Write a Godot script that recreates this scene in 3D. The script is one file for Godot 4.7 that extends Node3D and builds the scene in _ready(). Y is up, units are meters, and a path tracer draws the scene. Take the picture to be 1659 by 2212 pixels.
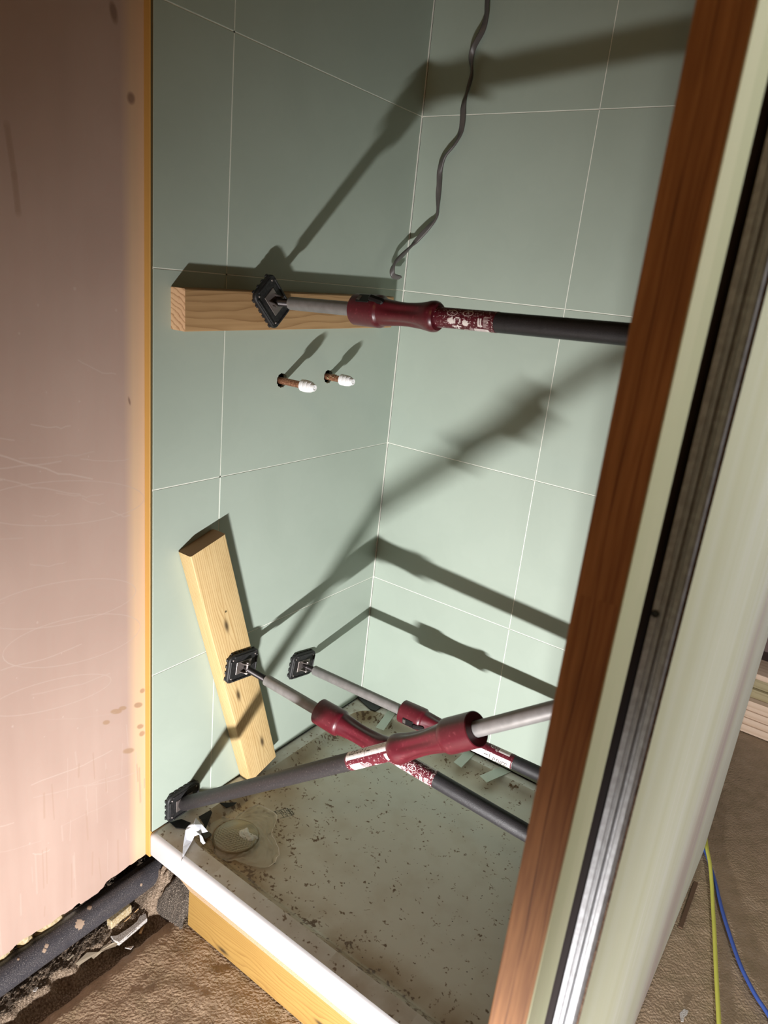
extends Node3D
# Shower recess under construction: green tiled corner with telescopic props, lit by a work light on the floor.

var rng := RandomNumberGenerator.new()
var M := {}
var taken := {}
const LAMP := Vector3(1.11, 0.150, 1.82)

func _ready() -> void:
	rng.seed = 7
	# ---------------------------------------------------------------- camera
	var cam := Camera3D.new()
	cam.name = "camera"
	cam.position = Vector3(1.07501, 1.40028, 1.57997)
	cam.rotation = Vector3(deg_to_rad(-17.93754), deg_to_rad(33.91912), deg_to_rad(6.13522))
	cam.near = 0.02
	cam.far = 40.0
	var lens := CameraAttributesPhysical.new()
	lens.frustum_focal_length = 16.65
	lens.frustum_focus_distance = 1.75
	lens.exposure_aperture = 4.8
	cam.attributes = lens
	cam.fov = 71.56
	add_child(cam)
	cam.current = true
	# ---------------------------------------------------------------- environment and exposure
	var env := Environment.new()
	env.background_mode = Environment.BG_COLOR
	env.background_color = Color(0, 0, 0)
	env.tonemap_mode = Environment.TONE_MAPPER_LINEAR
	env.tonemap_exposure = 1.0
	env.sdfgi_enabled = true
	env.ssao_enabled = true
	env.ssil_enabled = true
	var we := WorldEnvironment.new()
	we.name = "environment"
	we.environment = env
	add_child(we)
	materials()
	work_light()
	added_fill_light()
	# ---------------------------------------------------------------- setting
	floor_slab()
	channel()
	room_shell()
	tiled_walls()
	plaster_wall()
	partition()
	# ---------------------------------------------------------------- objects
	tray()
	battens()
	props()
	copper_pipes()
	cable()
	tray_bits()
	waste_pipe()
	rubble()
	right_side()

# ==================================================================== helpers
func tag(o: Node, label: String, category := "", group := "", kind := "") -> void:
	if label: o.set_meta("label", label)
	if category: o.set_meta("category", category)
	if group: o.set_meta("group", group)
	if kind: o.set_meta("kind", kind)

func numbered(n: String) -> String:
	if not taken.has(n):
		taken[n] = 0
		return n
	taken[n] += 1
	return "%s_%03d" % [n, taken[n]]

func put(n: String, mesh: Mesh, m: Material, parent: Node = null, xf := Transform3D()) -> MeshInstance3D:
	var o := MeshInstance3D.new()
	o.mesh = mesh
	if m: o.material_override = m
	o.transform = xf
	o.cast_shadow = GeometryInstance3D.SHADOW_CASTING_SETTING_ON
	if parent == null:
		o.name = numbered(n)
		add_child(o)
	else:
		o.name = n
		if parent.has_node(NodePath(n)):
			var k := 1
			while parent.has_node(NodePath("%s_%03d" % [n, k])): k += 1
			o.name = "%s_%03d" % [n, k]
		parent.add_child(o)
	return o

func thing(n: String, at: Vector3, label: String, category: String, group := "") -> Node3D:
	var o := Node3D.new()
	o.name = numbered(n)
	o.position = at
	add_child(o)
	tag(o, label, category, group)
	return o

func new_st(smooth := true) -> SurfaceTool:
	var st := SurfaceTool.new()
	st.begin(Mesh.PRIMITIVE_TRIANGLES)
	st.set_smooth_group(0 if smooth else -1)
	return st

func done(st: SurfaceTool) -> ArrayMesh:
	st.generate_normals()
	return st.commit()

# a triangle whose front looks along out
func tri(st: SurfaceTool, p: Array, out: Vector3, uv: Array = []) -> void:
	var n: Vector3 = (p[0] - p[2]).cross(p[0] - p[1])
	var order := [0, 1, 2] if n.dot(out) >= 0.0 else [0, 2, 1]
	for k in order:
		st.set_uv(uv[k] if uv.size() else Vector2.ZERO)
		st.add_vertex(p[k])

func quad(st: SurfaceTool, a: Vector3, b: Vector3, c: Vector3, d: Vector3, out: Vector3, uv: Array = []) -> void:
	tri(st, [a, b, c], out, [uv[0], uv[1], uv[2]] if uv.size() else [])
	tri(st, [a, c, d], out, [uv[0], uv[2], uv[3]] if uv.size() else [])

# box with chamfered edges, flat shaded; uv in metres
func box_mesh(size: Vector3, ch := 0.0, at := Vector3.ZERO, st: SurfaceTool = null) -> ArrayMesh:
	var own := st == null
	if own: st = new_st(false)
	st.set_smooth_group(-1)
	var h := size / 2.0
	ch = minf(ch, minf(h.x, minf(h.y, h.z)) * 0.9)
	for ax in 3:
		var u := (ax + 1) % 3
		var v := (ax + 2) % 3
		for s in [-1.0, 1.0]:
			var pts := []
			var uvs := []
			for q in [[-1, -1], [1, -1], [1, 1], [-1, 1]]:
				var p := Vector3.ZERO
				p[ax] = s * h[ax]
				p[u] = q[0] * (h[u] - ch)
				p[v] = q[1] * (h[v] - ch)
				pts.append(p + at)
				uvs.append(Vector2(p[v], p[u]) if ax == 1 else Vector2(p[u], p[v]))
			var out := Vector3.ZERO
			out[ax] = s
			quad(st, pts[0], pts[1], pts[2], pts[3], out, uvs)
	if ch > 0.0:
		for ax in 3:
			var u := (ax + 1) % 3
			var v := (ax + 2) % 3
			for su in [-1.0, 1.0]:
				for sv in [-1.0, 1.0]:
					var pts := []
					var uvs := []
					for q in [[-1, 0], [1, 0], [1, 1], [-1, 1]]:
						var p := Vector3.ZERO
						p[ax] = q[0] * (h[ax] - ch)
						p[u] = su * (h[u] - (ch if q[1] else 0.0))
						p[v] = sv * (h[v] - (0.0 if q[1] else ch))
						pts.append(p + at)
						uvs.append(Vector2(p[ax], p[u]))
					var out := Vector3.ZERO
					out[u] = su
					out[v] = sv
					quad(st, pts[0], pts[1], pts[2], pts[3], out, uvs)
		for sx in [-1.0, 1.0]:
			for sy in [-1.0, 1.0]:
				for sz in [-1.0, 1.0]:
					var s := Vector3(sx, sy, sz)
					tri(st, [at + s * (h - Vector3(0, ch, ch)), at + s * (h - Vector3(ch, 0, ch)), at + s * (h - Vector3(ch, ch, 0))], s)
	return done(st) if own else null

# surface of revolution about +X; prof = [[x, r], ...]
func lathe(prof: Array, seg := 40, st: SurfaceTool = null, xf := Transform3D(), mod: Variant = null, len_uv := 0.0) -> ArrayMesh:
	var own := st == null
	if own: st = new_st()
	var group := 0
	var x0: float = prof[0][0]
	var span: float = len_uv if len_uv > 0.0 else 1.0
	for i in prof.size() - 1:
		var a := Vector2(prof[i][0], prof[i][1])
		var b := Vector2(prof[i + 1][0], prof[i + 1][1])
		if i > 0:
			var pa := Vector2(prof[i - 1][0], prof[i - 1][1])
			if absf((a - pa).angle_to(b - a)) > 0.6: group += 1
		st.set_smooth_group(group)
		for k in seg:
			var t0 := TAU * k / seg
			var t1 := TAU * (k + 1) / seg
			var ra0 := a.y
			var ra1 := a.y
			var rb0 := b.y
			var rb1 := b.y
			if mod != null:
				ra0 *= mod.call(a.x, t0)
				ra1 *= mod.call(a.x, t1 if k < seg - 1 else 0.0)
				rb0 *= mod.call(b.x, t0)
				rb1 *= mod.call(b.x, t1 if k < seg - 1 else 0.0)
			var d0 := Vector3(0, cos(t0), sin(t0))
			var d1 := Vector3(0, cos(t1), sin(t1)) if k < seg - 1 else Vector3(0, 1, 0)
			var pa0 := xf * (Vector3(a.x, 0, 0) + d0 * ra0)
			var pa1 := xf * (Vector3(a.x, 0, 0) + d1 * ra1)
			var pb0 := xf * (Vector3(b.x, 0, 0) + d0 * rb0)
			var pb1 := xf * (Vector3(b.x, 0, 0) + d1 * rb1)
			var dir := Vector2(-(b.x - a.x), 0)
			var nrm := Vector2(-(b.y - a.y), b.x - a.x)
			var mid := (d0 + d1) * 0.5
			var out := xf.basis * (Vector3(nrm.x, 0, 0) + mid * nrm.y)
			var u0 := float(k) / seg
			var u1 := float(k + 1) / seg
			var va := (a.x - x0) / span
			var vb := (b.x - x0) / span
			if a.y < 1e-6:
				tri(st, [pa0, pb0, pb1], out, [Vector2(va, u0), Vector2(vb, u0), Vector2(vb, u1)])
			elif b.y < 1e-6:
				tri(st, [pa0, pb0, pa1], out, [Vector2(va, u0), Vector2(vb, u0), Vector2(va, u1)])
			else:
				quad(st, pa0, pb0, pb1, pa1, out, [Vector2(va, u0), Vector2(vb, u0), Vector2(vb, u1), Vector2(va, u1)])
	return done(st) if own else null

# sweep of a closed section (Array of Vector2) along points, twist per point
func sweep(pts: Array, section: Array, twist: Array = [], caps := true) -> ArrayMesh:
	var st := new_st()
	var n := pts.size()
	var rings := []
	var prev := Vector3.UP
	var run := 0.0
	var runs := []
	for i in n:
		var t: Vector3 = (pts[mini(i + 1, n - 1)] - pts[maxi(i - 1, 0)]).normalized()
		if i == 0:
			prev = Vector3(0, 0, 1) if absf(t.z) < 0.9 else Vector3(1, 0, 0)
		prev = (prev - t * prev.dot(t)).normalized()
		var side := t.cross(prev)
		var tw: float = twist[i] if twist.size() else 0.0
		var ring := []
		for s in section:
			var r: Vector2 = s.rotated(tw)
			ring.append(pts[i] + side * r.x + prev * r.y)
		rings.append(ring)
		if i: run += (pts[i] - pts[i - 1]).length()
		runs.append(run)
	var m := section.size()
	for i in n - 1:
		for k in m:
			var k2 := (k + 1) % m
			var c: Vector3 = (pts[i] + pts[i + 1]) * 0.5
			var out: Vector3 = (rings[i][k] + rings[i][k2] + rings[i + 1][k]) / 3.0 - c
			quad(st, rings[i][k], rings[i + 1][k], rings[i + 1][k2], rings[i][k2], out, [Vector2(runs[i], float(k) / m), Vector2(runs[i + 1], float(k) / m), Vector2(runs[i + 1], float(k + 1) / m), Vector2(runs[i], float(k + 1) / m)])
	if caps:
		st.set_smooth_group(1)
		for e in [[0, -1.0], [n - 1, 1.0]]:
			var i: int = e[0]
			var t: Vector3 = (pts[mini(i + 1, n - 1)] - pts[maxi(i - 1, 0)]).normalized() * e[1]
			for k in m:
				tri(st, [pts[i], rings[i][k], rings[i][(k + 1) % m]], t)
	return done(st)

func circle(r: float, n := 12, ry := -1.0) -> Array:
	var a := []
	for k in n: a.append(Vector2(cos(TAU * k / n) * r, sin(TAU * k / n) * (ry if ry > 0.0 else r)))
	return a

func smooth_path(p: Array, per := 6) -> Array:
	var out := []
	for i in p.size() - 1:
		var a: Vector3 = p[maxi(i - 1, 0)]
		var d: Vector3 = p[mini(i + 2, p.size() - 1)]
		for k in per:
			out.append(p[i].cubic_interpolate(p[i + 1], a, d, float(k) / per))
	out.append(p[-1])
	return out

# prism: polygon (Vector2 list) swept along depth; map turns (x, y, d) into a point
func prism(poly: PackedVector2Array, d0: float, d1: float, map: Callable, ch := 0.0, st: SurfaceTool = null) -> ArrayMesh:
	var own := st == null
	if own: st = new_st(false)
	st.set_smooth_group(-1)
	if Geometry2D.is_polygon_clockwise(poly): poly.reverse()
	var layers := [[poly, d0], [poly, d1]]
	if ch > 0.0:
		var inner := Geometry2D.offset_polygon(poly, -ch, Geometry2D.JOIN_MITER)
		if inner.size() == 1 and inner[0].size() == poly.size():
			var ip: PackedVector2Array = inner[0]
			if Geometry2D.is_polygon_clockwise(ip): ip.reverse()
			var best := 0
			for k in ip.size():
				if ip[k].distance_to(poly[0]) < ip[best].distance_to(poly[0]): best = k
			var rot := PackedVector2Array()
			for k in ip.size(): rot.append(ip[(k + best) % ip.size()])
			layers = [[rot, d0], [poly, d0 + ch * signf(d1 - d0)], [poly, d1 - ch * signf(d1 - d0)], [rot, d1]]
	var o: Vector3 = map.call(0.0, 0.0, 0.0)
	var dz: Vector3 = map.call(0.0, 0.0, 1.0) - o
	for e in [[0, -1.0], [layers.size() - 1, 1.0]]:
		var pl: PackedVector2Array = layers[e[0]][0]
		var dd: float = layers[e[0]][1]
		var idx := Geometry2D.triangulate_polygon(pl)
		for k in range(0, idx.size(), 3):
			var a := pl[idx[k]]
			var b := pl[idx[k + 1]]
			var c := pl[idx[k + 2]]
			tri(st, [map.call(a.x, a.y, dd), map.call(b.x, b.y, dd), map.call(c.x, c.y, dd)], dz * e[1] * signf(d1 - d0), [a, b, c])
	for l in layers.size() - 1:
		var p0: PackedVector2Array = layers[l][0]
		var p1: PackedVector2Array = layers[l + 1][0]
		for k in poly.size():
			var k2 := (k + 1) % poly.size()
			var e := p0[k2] - p0[k]
			if e.length() < 1e-7: continue
			var n2 := Vector2(e.y, -e.x).normalized()
			var out: Vector3 = map.call(n2.x, n2.y, 0.0) - o
			quad(st, map.call(p0[k].x, p0[k].y, layers[l][1]), map.call(p0[k2].x, p0[k2].y, layers[l][1]), map.call(p1[k2].x, p1[k2].y, layers[l + 1][1]), map.call(p1[k].x, p1[k].y, layers[l + 1][1]), out, [p0[k], p0[k2], p1[k2] + n2 * 0.01, p1[k] + n2 * 0.01])
	return done(st) if own else null

func rounded_rect(w: float, h: float, r: float, n := 5) -> PackedVector2Array:
	var p := PackedVector2Array()
	for q in [[1, 1, 0.0], [-1, 1, 0.5], [-1, -1, 1.0], [1, -1, 1.5]]:
		for k in n + 1:
			var a: float = PI * (q[2] + 0.5 * k / n)
			p.append(Vector2(q[0] * (w / 2 - r) + cos(a) * r, q[1] * (h / 2 - r) + sin(a) * r))
	return p

func noise(freq: float, sd := 1, oct := 4, kind := FastNoiseLite.TYPE_SIMPLEX_SMOOTH) -> FastNoiseLite:
	var n := FastNoiseLite.new()
	n.noise_type = kind
	n.frequency = freq
	n.seed = sd
	n.fractal_octaves = oct
	return n

func noise_tex(freq: float, colors: Array, size := 512, sd := 1, oct := 4, kind := FastNoiseLite.TYPE_SIMPLEX_SMOOTH) -> NoiseTexture2D:
	var t := NoiseTexture2D.new()
	t.width = size
	t.height = size
	t.seamless = true
	t.generate_mipmaps = false
	t.noise = noise(freq, sd, oct, kind)
	var g := Gradient.new()
	var offs := PackedFloat32Array()
	var cols := PackedColorArray()
	for c in colors:
		offs.append(c[0])
		cols.append(c[1])
	g.offsets = offs
	g.colors = cols
	t.color_ramp = g
	return t

func c8(r: float, g: float, b: float) -> Color: return Color(r / 255.0, g / 255.0, b / 255.0)

func pixels(w: int, h: int, bytes: PackedByteArray) -> ImageTexture:
	return ImageTexture.create_from_image(Image.create_from_data(w, h, false, Image.FORMAT_RGB8, bytes))

func mat(col: Color, rough := 0.6, metal := 0.0, tex: Texture2D = null) -> StandardMaterial3D:
	var m := StandardMaterial3D.new()
	m.albedo_color = col
	m.roughness = rough
	m.metallic = metal
	if tex: m.albedo_texture = tex
	return m

func tri_map(m: StandardMaterial3D, metres: float) -> StandardMaterial3D:
	m.uv1_triplanar = true
	m.uv1_world_triplanar = true
	m.uv1_scale = Vector3.ONE / metres
	return m

func bump(m: StandardMaterial3D, t: Texture2D, cm: float) -> StandardMaterial3D:
	m.heightmap_enabled = true
	m.heightmap_texture = t
	m.heightmap_scale = cm
	return m

# ==================================================================== materials
func materials() -> void:
	var W := Color.WHITE
	var K := Color.BLACK
	var grain := wood_image(1024, 512, [200, 174, 126], [162, 128, 78], 3, [[0.30, 0.34], [0.585, 0.43], [0.60, 0.93], [0.86, 0.22]], 0.05, 15.0)
	M.pine = mat(W, 0.62, 0.0, grain)
	M.pine.texture_repeat = true
	M.pine_end = mat(W, 0.75, 0.0, end_image())
	var grain2 := wood_image(1024, 512, [172, 138, 96], [138, 104, 66], 9, [[0.52, 0.2]], 0.13, 34.0)
	M.pine_dark = mat(W, 0.65, 0.0, grain2)
	var grain3 := wood_image(1024, 512, [142, 112, 58], [120, 88, 40], 15, [[0.16, 0.55], [0.55, 0.4]])
	M.joist = mat(W, 0.6, 0.0, grain3)
	M.post = mat(W, 0.7, 0.0, post_image())
	M.post_plain = mat(c8(160, 106, 60), 0.75)
	M.tile = tri_map(mat(W, 0.42, 0.0, noise_tex(0.01, [[0.0, c8(160, 172, 160)], [1.0, c8(166, 178, 166)]], 256, 4)), 0.9)
	M.tile.metallic_specular = 0.4
	M.grout = mat(c8(236, 236, 226), 0.9)
	M.backer = mat(c8(92, 60, 44), 0.95)
	M.plaster_room = tri_map(mat(W, 0.9, 0.0, noise_tex(0.006, [[0.2, c8(120, 98, 82)], [0.8, c8(136, 112, 96)]], 256, 8)), 1.5)
	M.plaster = mat(W, 0.78, 0.0, plaster_image())
	M.plaster_core = mat(c8(222, 206, 186), 0.95)
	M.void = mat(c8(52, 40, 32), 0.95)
	M.ceiling = mat(c8(110, 100, 90), 0.9)
	var rough_h := noise_tex(0.16, [[0.1, K], [0.9, W]], 1024, 21, 3, FastNoiseLite.TYPE_VALUE_CUBIC)
	M.floor = tri_map(mat(W, 0.42, 0.0, noise_tex(0.008, [[0.15, c8(138, 120, 96)], [0.45, c8(146, 126, 103)], [0.6, c8(150, 129, 106)], [0.9, c8(156, 136, 114)]], 1024, 31, 6)), 0.55)
	bump(M.floor, rough_h, 0.2)
	M.concrete = tri_map(mat(W, 0.85, 0.0, noise_tex(0.03, [[0.1, c8(92, 78, 64)], [0.5, c8(132, 114, 96)], [0.85, c8(172, 154, 134)]], 512, 41, 6)), 0.2)
	bump(M.concrete, rough_h, 0.25)
	M.bed = tri_map(mat(W, 0.9, 0.0, noise_tex(0.07, [[0.2, c8(78, 64, 50)], [0.5, c8(122, 104, 86)], [0.8, c8(168, 150, 132)]], 512, 47, 4)), 0.18)
	bump(M.bed, rough_h, 0.3)
	M.gravel = tri_map(mat(W, 0.9, 0.0, noise_tex(0.09, [[0.2, c8(44, 38, 32)], [0.55, c8(84, 74, 64)], [0.8, c8(150, 138, 124)]], 512, 45, 4)), 0.16)
	bump(M.gravel, rough_h, 0.4)
	M.dust = tri_map(mat(W, 0.9, 0.0, noise_tex(0.02, [[0.1, c8(126, 104, 82)], [0.9, c8(160, 134, 108)]], 256, 43, 5)), 0.3)
	M.trim_wood = mat(c8(190, 146, 76), 0.6)
	M.bead = mat(c8(84, 74, 44), 0.9)
	M.board_face = mat(W, 0.7, 0.0, board_image())
	M.board_edge = mat(W, 0.85, 0.0, edge_image())
	M.board_core = tri_map(mat(W, 0.95, 0.0, noise_tex(0.05, [[0.2, c8(72, 52, 38)], [0.6, c8(112, 84, 64)], [0.9, c8(150, 132, 112)]], 256, 51, 5)), 0.06)
	M.inner_board = mat(c8(86, 74, 72), 0.9)
	M.galv = mat(c8(190, 192, 194), 0.34, 0.95)
	M.galv_dull = tri_map(mat(W, 0.42, 0.45, noise_tex(0.03, [[0.2, c8(140, 140, 142)], [0.8, c8(160, 161, 165)]], 256, 53, 4)), 0.08)
	M.tray = mat(c8(186, 184, 184), 0.3)
	M.tray_floor = mat(W, 0.4, 0.0, dirt_image())
	M.rim_dirt = mat(W, 0.38, 0.0, rim_image())
	M.chip = tri_map(mat(W, 0.85, 0.0, noise_tex(0.22, [[0.25, c8(112, 86, 60)], [0.5, c8(156, 130, 100)], [0.75, c8(186, 168, 140)]], 256, 61, 2)), 0.07)
	M.rubber = tri_map(mat(W, 0.6, 0.0, noise_tex(0.04, [[0.4, c8(20, 20, 21)], [0.8, c8(42, 40, 40)]], 256, 63, 5)), 0.08)
	M.rod = mat(c8(56, 52, 52), 0.4, 0.7)
	M.steel = mat(c8(128, 120, 116), 0.42, 0.7)
	M.zinc = tri_map(mat(W, 0.45, 0.3, noise_tex(0.02, [[0.2, c8(126, 123, 121)], [0.8, c8(140, 137, 135)]], 256, 65, 5)), 0.12)
	M.grip = tri_map(mat(W, 0.36, 0.0, noise_tex(0.05, [[0.0, c8(80, 16, 27)], [0.76, c8(86, 19, 31)], [0.88, c8(118, 54, 60)]], 256, 67, 5)), 0.12)
	M.grip.clearcoat_enabled = true
	M.grip.clearcoat = 0.3
	M.grip.clearcoat_roughness = 0.3
	M.tube = tri_map(mat(W, 0.5, 0.0, noise_tex(0.12, [[0.55, c8(30, 29, 31)], [0.72, c8(44, 43, 46)], [0.85, c8(96, 92, 92)]], 512, 69, 3)), 0.06)
	bump(M.tube, noise_tex(0.2, [[0.0, K], [1.0, W]], 256, 71, 2), 0.04)
	M.tube_worn = tri_map(mat(W, 0.55, 0.0, noise_tex(0.05, [[0.45, c8(36, 33, 34)], [0.78, c8(50, 46, 46)], [0.93, c8(110, 102, 94)]], 512, 73, 5)), 0.14)
	M.dark_plastic = mat(c8(20, 19, 20), 0.4)
	M.copper = tri_map(mat(W, 0.42, 0.6, noise_tex(0.04, [[0.2, c8(120, 74, 54)], [0.6, c8(172, 120, 92)], [0.9, c8(206, 170, 140)]], 256, 75, 4)), 0.05)
	M.cap = mat(c8(240, 240, 240), 0.45)
	M.cable = mat(c8(86, 82, 80), 0.42)
	M.film = mat(Color(0.80, 0.77, 0.69, 0.40), 0.4)
	M.film.transparency = BaseMaterial3D.TRANSPARENCY_ALPHA
	M.film_highlight = mat(c8(206, 202, 194), 0.18)  # pale glossy colour that paints the highlight on the wrapped dome
	M.film_edge = mat(Color(0.9, 0.88, 0.84, 0.62), 0.4)
	M.film_edge.transparency = BaseMaterial3D.TRANSPARENCY_ALPHA
	M.wrap = mat(c8(150, 142, 116), 0.28)
	M.spacer = mat(Color(0.84, 0.88, 0.84, 0.72), 0.3)
	M.spacer.transparency = BaseMaterial3D.TRANSPARENCY_ALPHA
	M.spacer_edge = mat(c8(226, 232, 222), 0.5)
	M.black_film = mat(c8(17, 17, 16), 0.55)
	M.paper = mat(c8(232, 236, 246), 0.7)
	M.paper.backlight_enabled = true
	M.paper.backlight = Color(0.25, 0.25, 0.27)
	M.pipe = tri_map(mat(W, 0.42, 0.0, noise_tex(0.11, [[0.5, c8(48, 47, 52)], [0.68, c8(66, 64, 68)], [0.8, c8(150, 144, 138)], [0.9, c8(214, 208, 198)]], 1024, 77, 3)), 0.22)
	M.mortar = mat(c8(150, 130, 112), 0.95)
	M.foam = tri_map(mat(W, 0.85, 0.0, noise_tex(0.03, [[0.2, c8(150, 128, 86)], [0.8, c8(186, 174, 148)]], 256, 79, 5)), 0.05)
	M.white_bit = tri_map(mat(W, 0.9, 0.0, noise_tex(0.06, [[0.25, c8(136, 126, 116)], [0.5, c8(190, 187, 184)]], 256, 81, 4)), 0.05)
	M.card = mat(c8(136, 124, 106), 0.9)
	M.stick = mat(c8(196, 160, 116), 0.8)
	M.stone = mat(c8(140, 124, 106), 0.95)
	M.yellow = mat(c8(196, 196, 88), 0.5)
	M.blue = mat(c8(58, 84, 158), 0.45)
	M.plank_pink = mat(W, 0.7, 0.0, wood_image(512, 128, [206, 182, 160], [182, 154, 128], 23, []))
	M.plank_olive = mat(W, 0.7, 0.0, wood_image(512, 128, [158, 146, 112], [132, 118, 84], 27, []))
	M.sheet = mat(c8(96, 78, 74), 0.8)
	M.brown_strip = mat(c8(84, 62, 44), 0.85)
	M.light_case = mat(c8(214, 160, 30), 0.5)
	M.light_grey = mat(c8(60, 60, 62), 0.5)
	M.led = mat(c8(250, 245, 230), 0.4)
	M.led.emission_enabled = true
	M.led.emission = c8(255, 246, 228)
	M.led.emission_energy_multiplier = 2.0
	M.fill_bulb_white = mat(c8(250, 250, 250), 0.4)  # glowing disc of the added fill light beside the partition
	M.fill_bulb_white.emission_enabled = true
	M.fill_bulb_white.emission = c8(242, 247, 248)
	M.fill_bulb_white.emission_energy_multiplier = 2.0
	M.fill_bulb = mat(c8(250, 235, 205), 0.4)  # glowing disc of the added warm fill light
	M.fill_bulb.emission_enabled = true
	M.fill_bulb.emission = c8(255, 222, 160)
	M.fill_bulb.emission_energy_multiplier = 0.6

func wood_image(w: int, h: int, light: Array, dark: Array, sd: int, knots: Array, bend := 0.16, pitch := 21.0) -> ImageTexture:
	var warp := noise(0.004, sd, 3)
	var fine := noise(0.02, sd + 1, 3)
	var b := PackedByteArray()
	b.resize(w * h * 3)
	var i := 0
	for y in h:
		for x in w:
			var yy := y + warp.get_noise_2d(x * 0.35, y * 0.7) * h * bend
			var k := 0.0
			for q in knots:
				var dx: float = (x - q[0] * w) / 62.0
				var dy: float = (y - q[1] * h) / 26.0
				var d := dx * dx + dy * dy
				if d < 9.0:
					yy += signf(dy + 0.01) * 26.0 * exp(-d * 0.45)
					k = maxf(k, exp(-(dx * dx * 9.0 + dy * dy * 3.0)))
			var r := fposmod(yy / pitch + sin(yy / 60.0) * 0.8, 1.0)
			var t := pow(r, 3.0) * 0.8 + 0.25 * fine.get_noise_2d(x * 0.12, y * 2.2)
			t = clampf(t + 0.15 * warp.get_noise_2d(x, y), 0.0, 1.0)
			for c in 3:
				var v := lerpf(light[c], dark[c], t)
				v = lerpf(v, dark[c] * 0.42, minf(k, 0.9))
				b[i] = int(clampf(v, 0, 255))
				i += 1
	return pixels(w, h, b)

func end_image() -> ImageTexture:
	var n := noise(0.02, 5, 3)
	var b := PackedByteArray()
	var w := 192
	b.resize(w * w * 3)
	var i := 0
	for y in w:
		for x in w:
			var d := Vector2(x + 60, y - 330).length() + n.get_noise_2d(x, y) * 7.0
			var r := fposmod(d / 26.0 + sin(d / 47.0) * 0.4, 1.0)
			var t := pow(r, 5.0) * 0.8 + 0.1 * n.get_noise_2d(x * 5, y * 5)
			for c in 3:
				b[i] = int(clampf(lerpf([224, 186, 146][c], [150, 96, 58][c], clampf(t, 0, 1)), 0, 255))
				i += 1
	return pixels(w, w, b)

func post_image() -> ImageTexture:
	var n := noise(0.02, 12, 4)
	var warp := noise(0.004, 13, 3)
	var w := 1024
	var h := 128
	var b := PackedByteArray()
	b.resize(w * h * 3)
	var i := 0
	for y in h:
		for x in w:
			var pore := n.get_noise_2d(x * 0.55, y * 2.6)
			var yy := y + warp.get_noise_2d(x * 0.8, 3.0) * 16.0 + sin(x * 0.006) * 5.0
			var line := maxf(exp(-pow((yy - 54.0) / 2.0, 2.0)), 0.7 * exp(-pow((yy - 101.0 - x * 0.012) / 1.8, 2.0)))
			line *= 0.55 + 0.8 * n.get_noise_2d(x * 0.4, 50.0)
			var t := clampf(0.35 + pore * 0.55 + warp.get_noise_2d(x, y * 2) * 0.35, 0.0, 1.0)
			for c in 3:
				var v := lerpf([170, 118, 72][c], [126, 80, 44][c], t)
				b[i] = int(clampf(lerpf(v, [78, 42, 20][c], clampf(line, 0, 0.85)), 0, 255))
				i += 1
	return pixels(w, h, b)

# paints a soft stroke into RGB8 bytes
func stroke(b: PackedByteArray, w: int, h: int, p: Array, rad: float, col: Array, alpha: float) -> void:
	for s in p.size() - 1:
		var a: Vector2 = p[s]
		var e: Vector2 = p[s + 1]
		var steps := int(ceil(a.distance_to(e) / maxf(rad * 0.6, 0.5)))
		for k in steps + 1:
			var q := a.lerp(e, float(k) / maxi(steps, 1))
			for y in range(maxi(0, int(q.y - rad)), mini(h, int(q.y + rad) + 2)):
				for x in range(maxi(0, int(q.x - rad)), mini(w, int(q.x + rad) + 2)):
					var f := clampf(rad + 0.5 - Vector2(x, y).distance_to(q), 0.0, 1.0) * alpha
					if f <= 0.0: continue
					var i := (y * w + x) * 3
					for c in 3: b[i + c] = int(lerpf(b[i + c], col[c], f))

func blob(b: PackedByteArray, w: int, h: int, c0: Vector2, rx: float, ry: float, ang: float, col: Array, alpha: float, n: FastNoiseLite, soft := 0.5) -> void:
	var r := maxf(rx, ry) * 1.4
	for y in range(maxi(0, int(c0.y - r)), mini(h, int(c0.y + r) + 1)):
		for x in range(maxi(0, int(c0.x - r)), mini(w, int(c0.x + r) + 1)):
			var d := (Vector2(x, y) - c0).rotated(-ang)
			var f := 1.0 - Vector2(d.x / rx, d.y / ry).length() + n.get_noise_2d(x * 3.0, y * 3.0) * 0.35
			f = clampf(f / soft, 0.0, 1.0) * alpha
			if f <= 0.0: continue
			var i := (y * w + x) * 3
			for c in 3: b[i + c] = int(lerpf(b[i + c], col[c], f))

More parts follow.
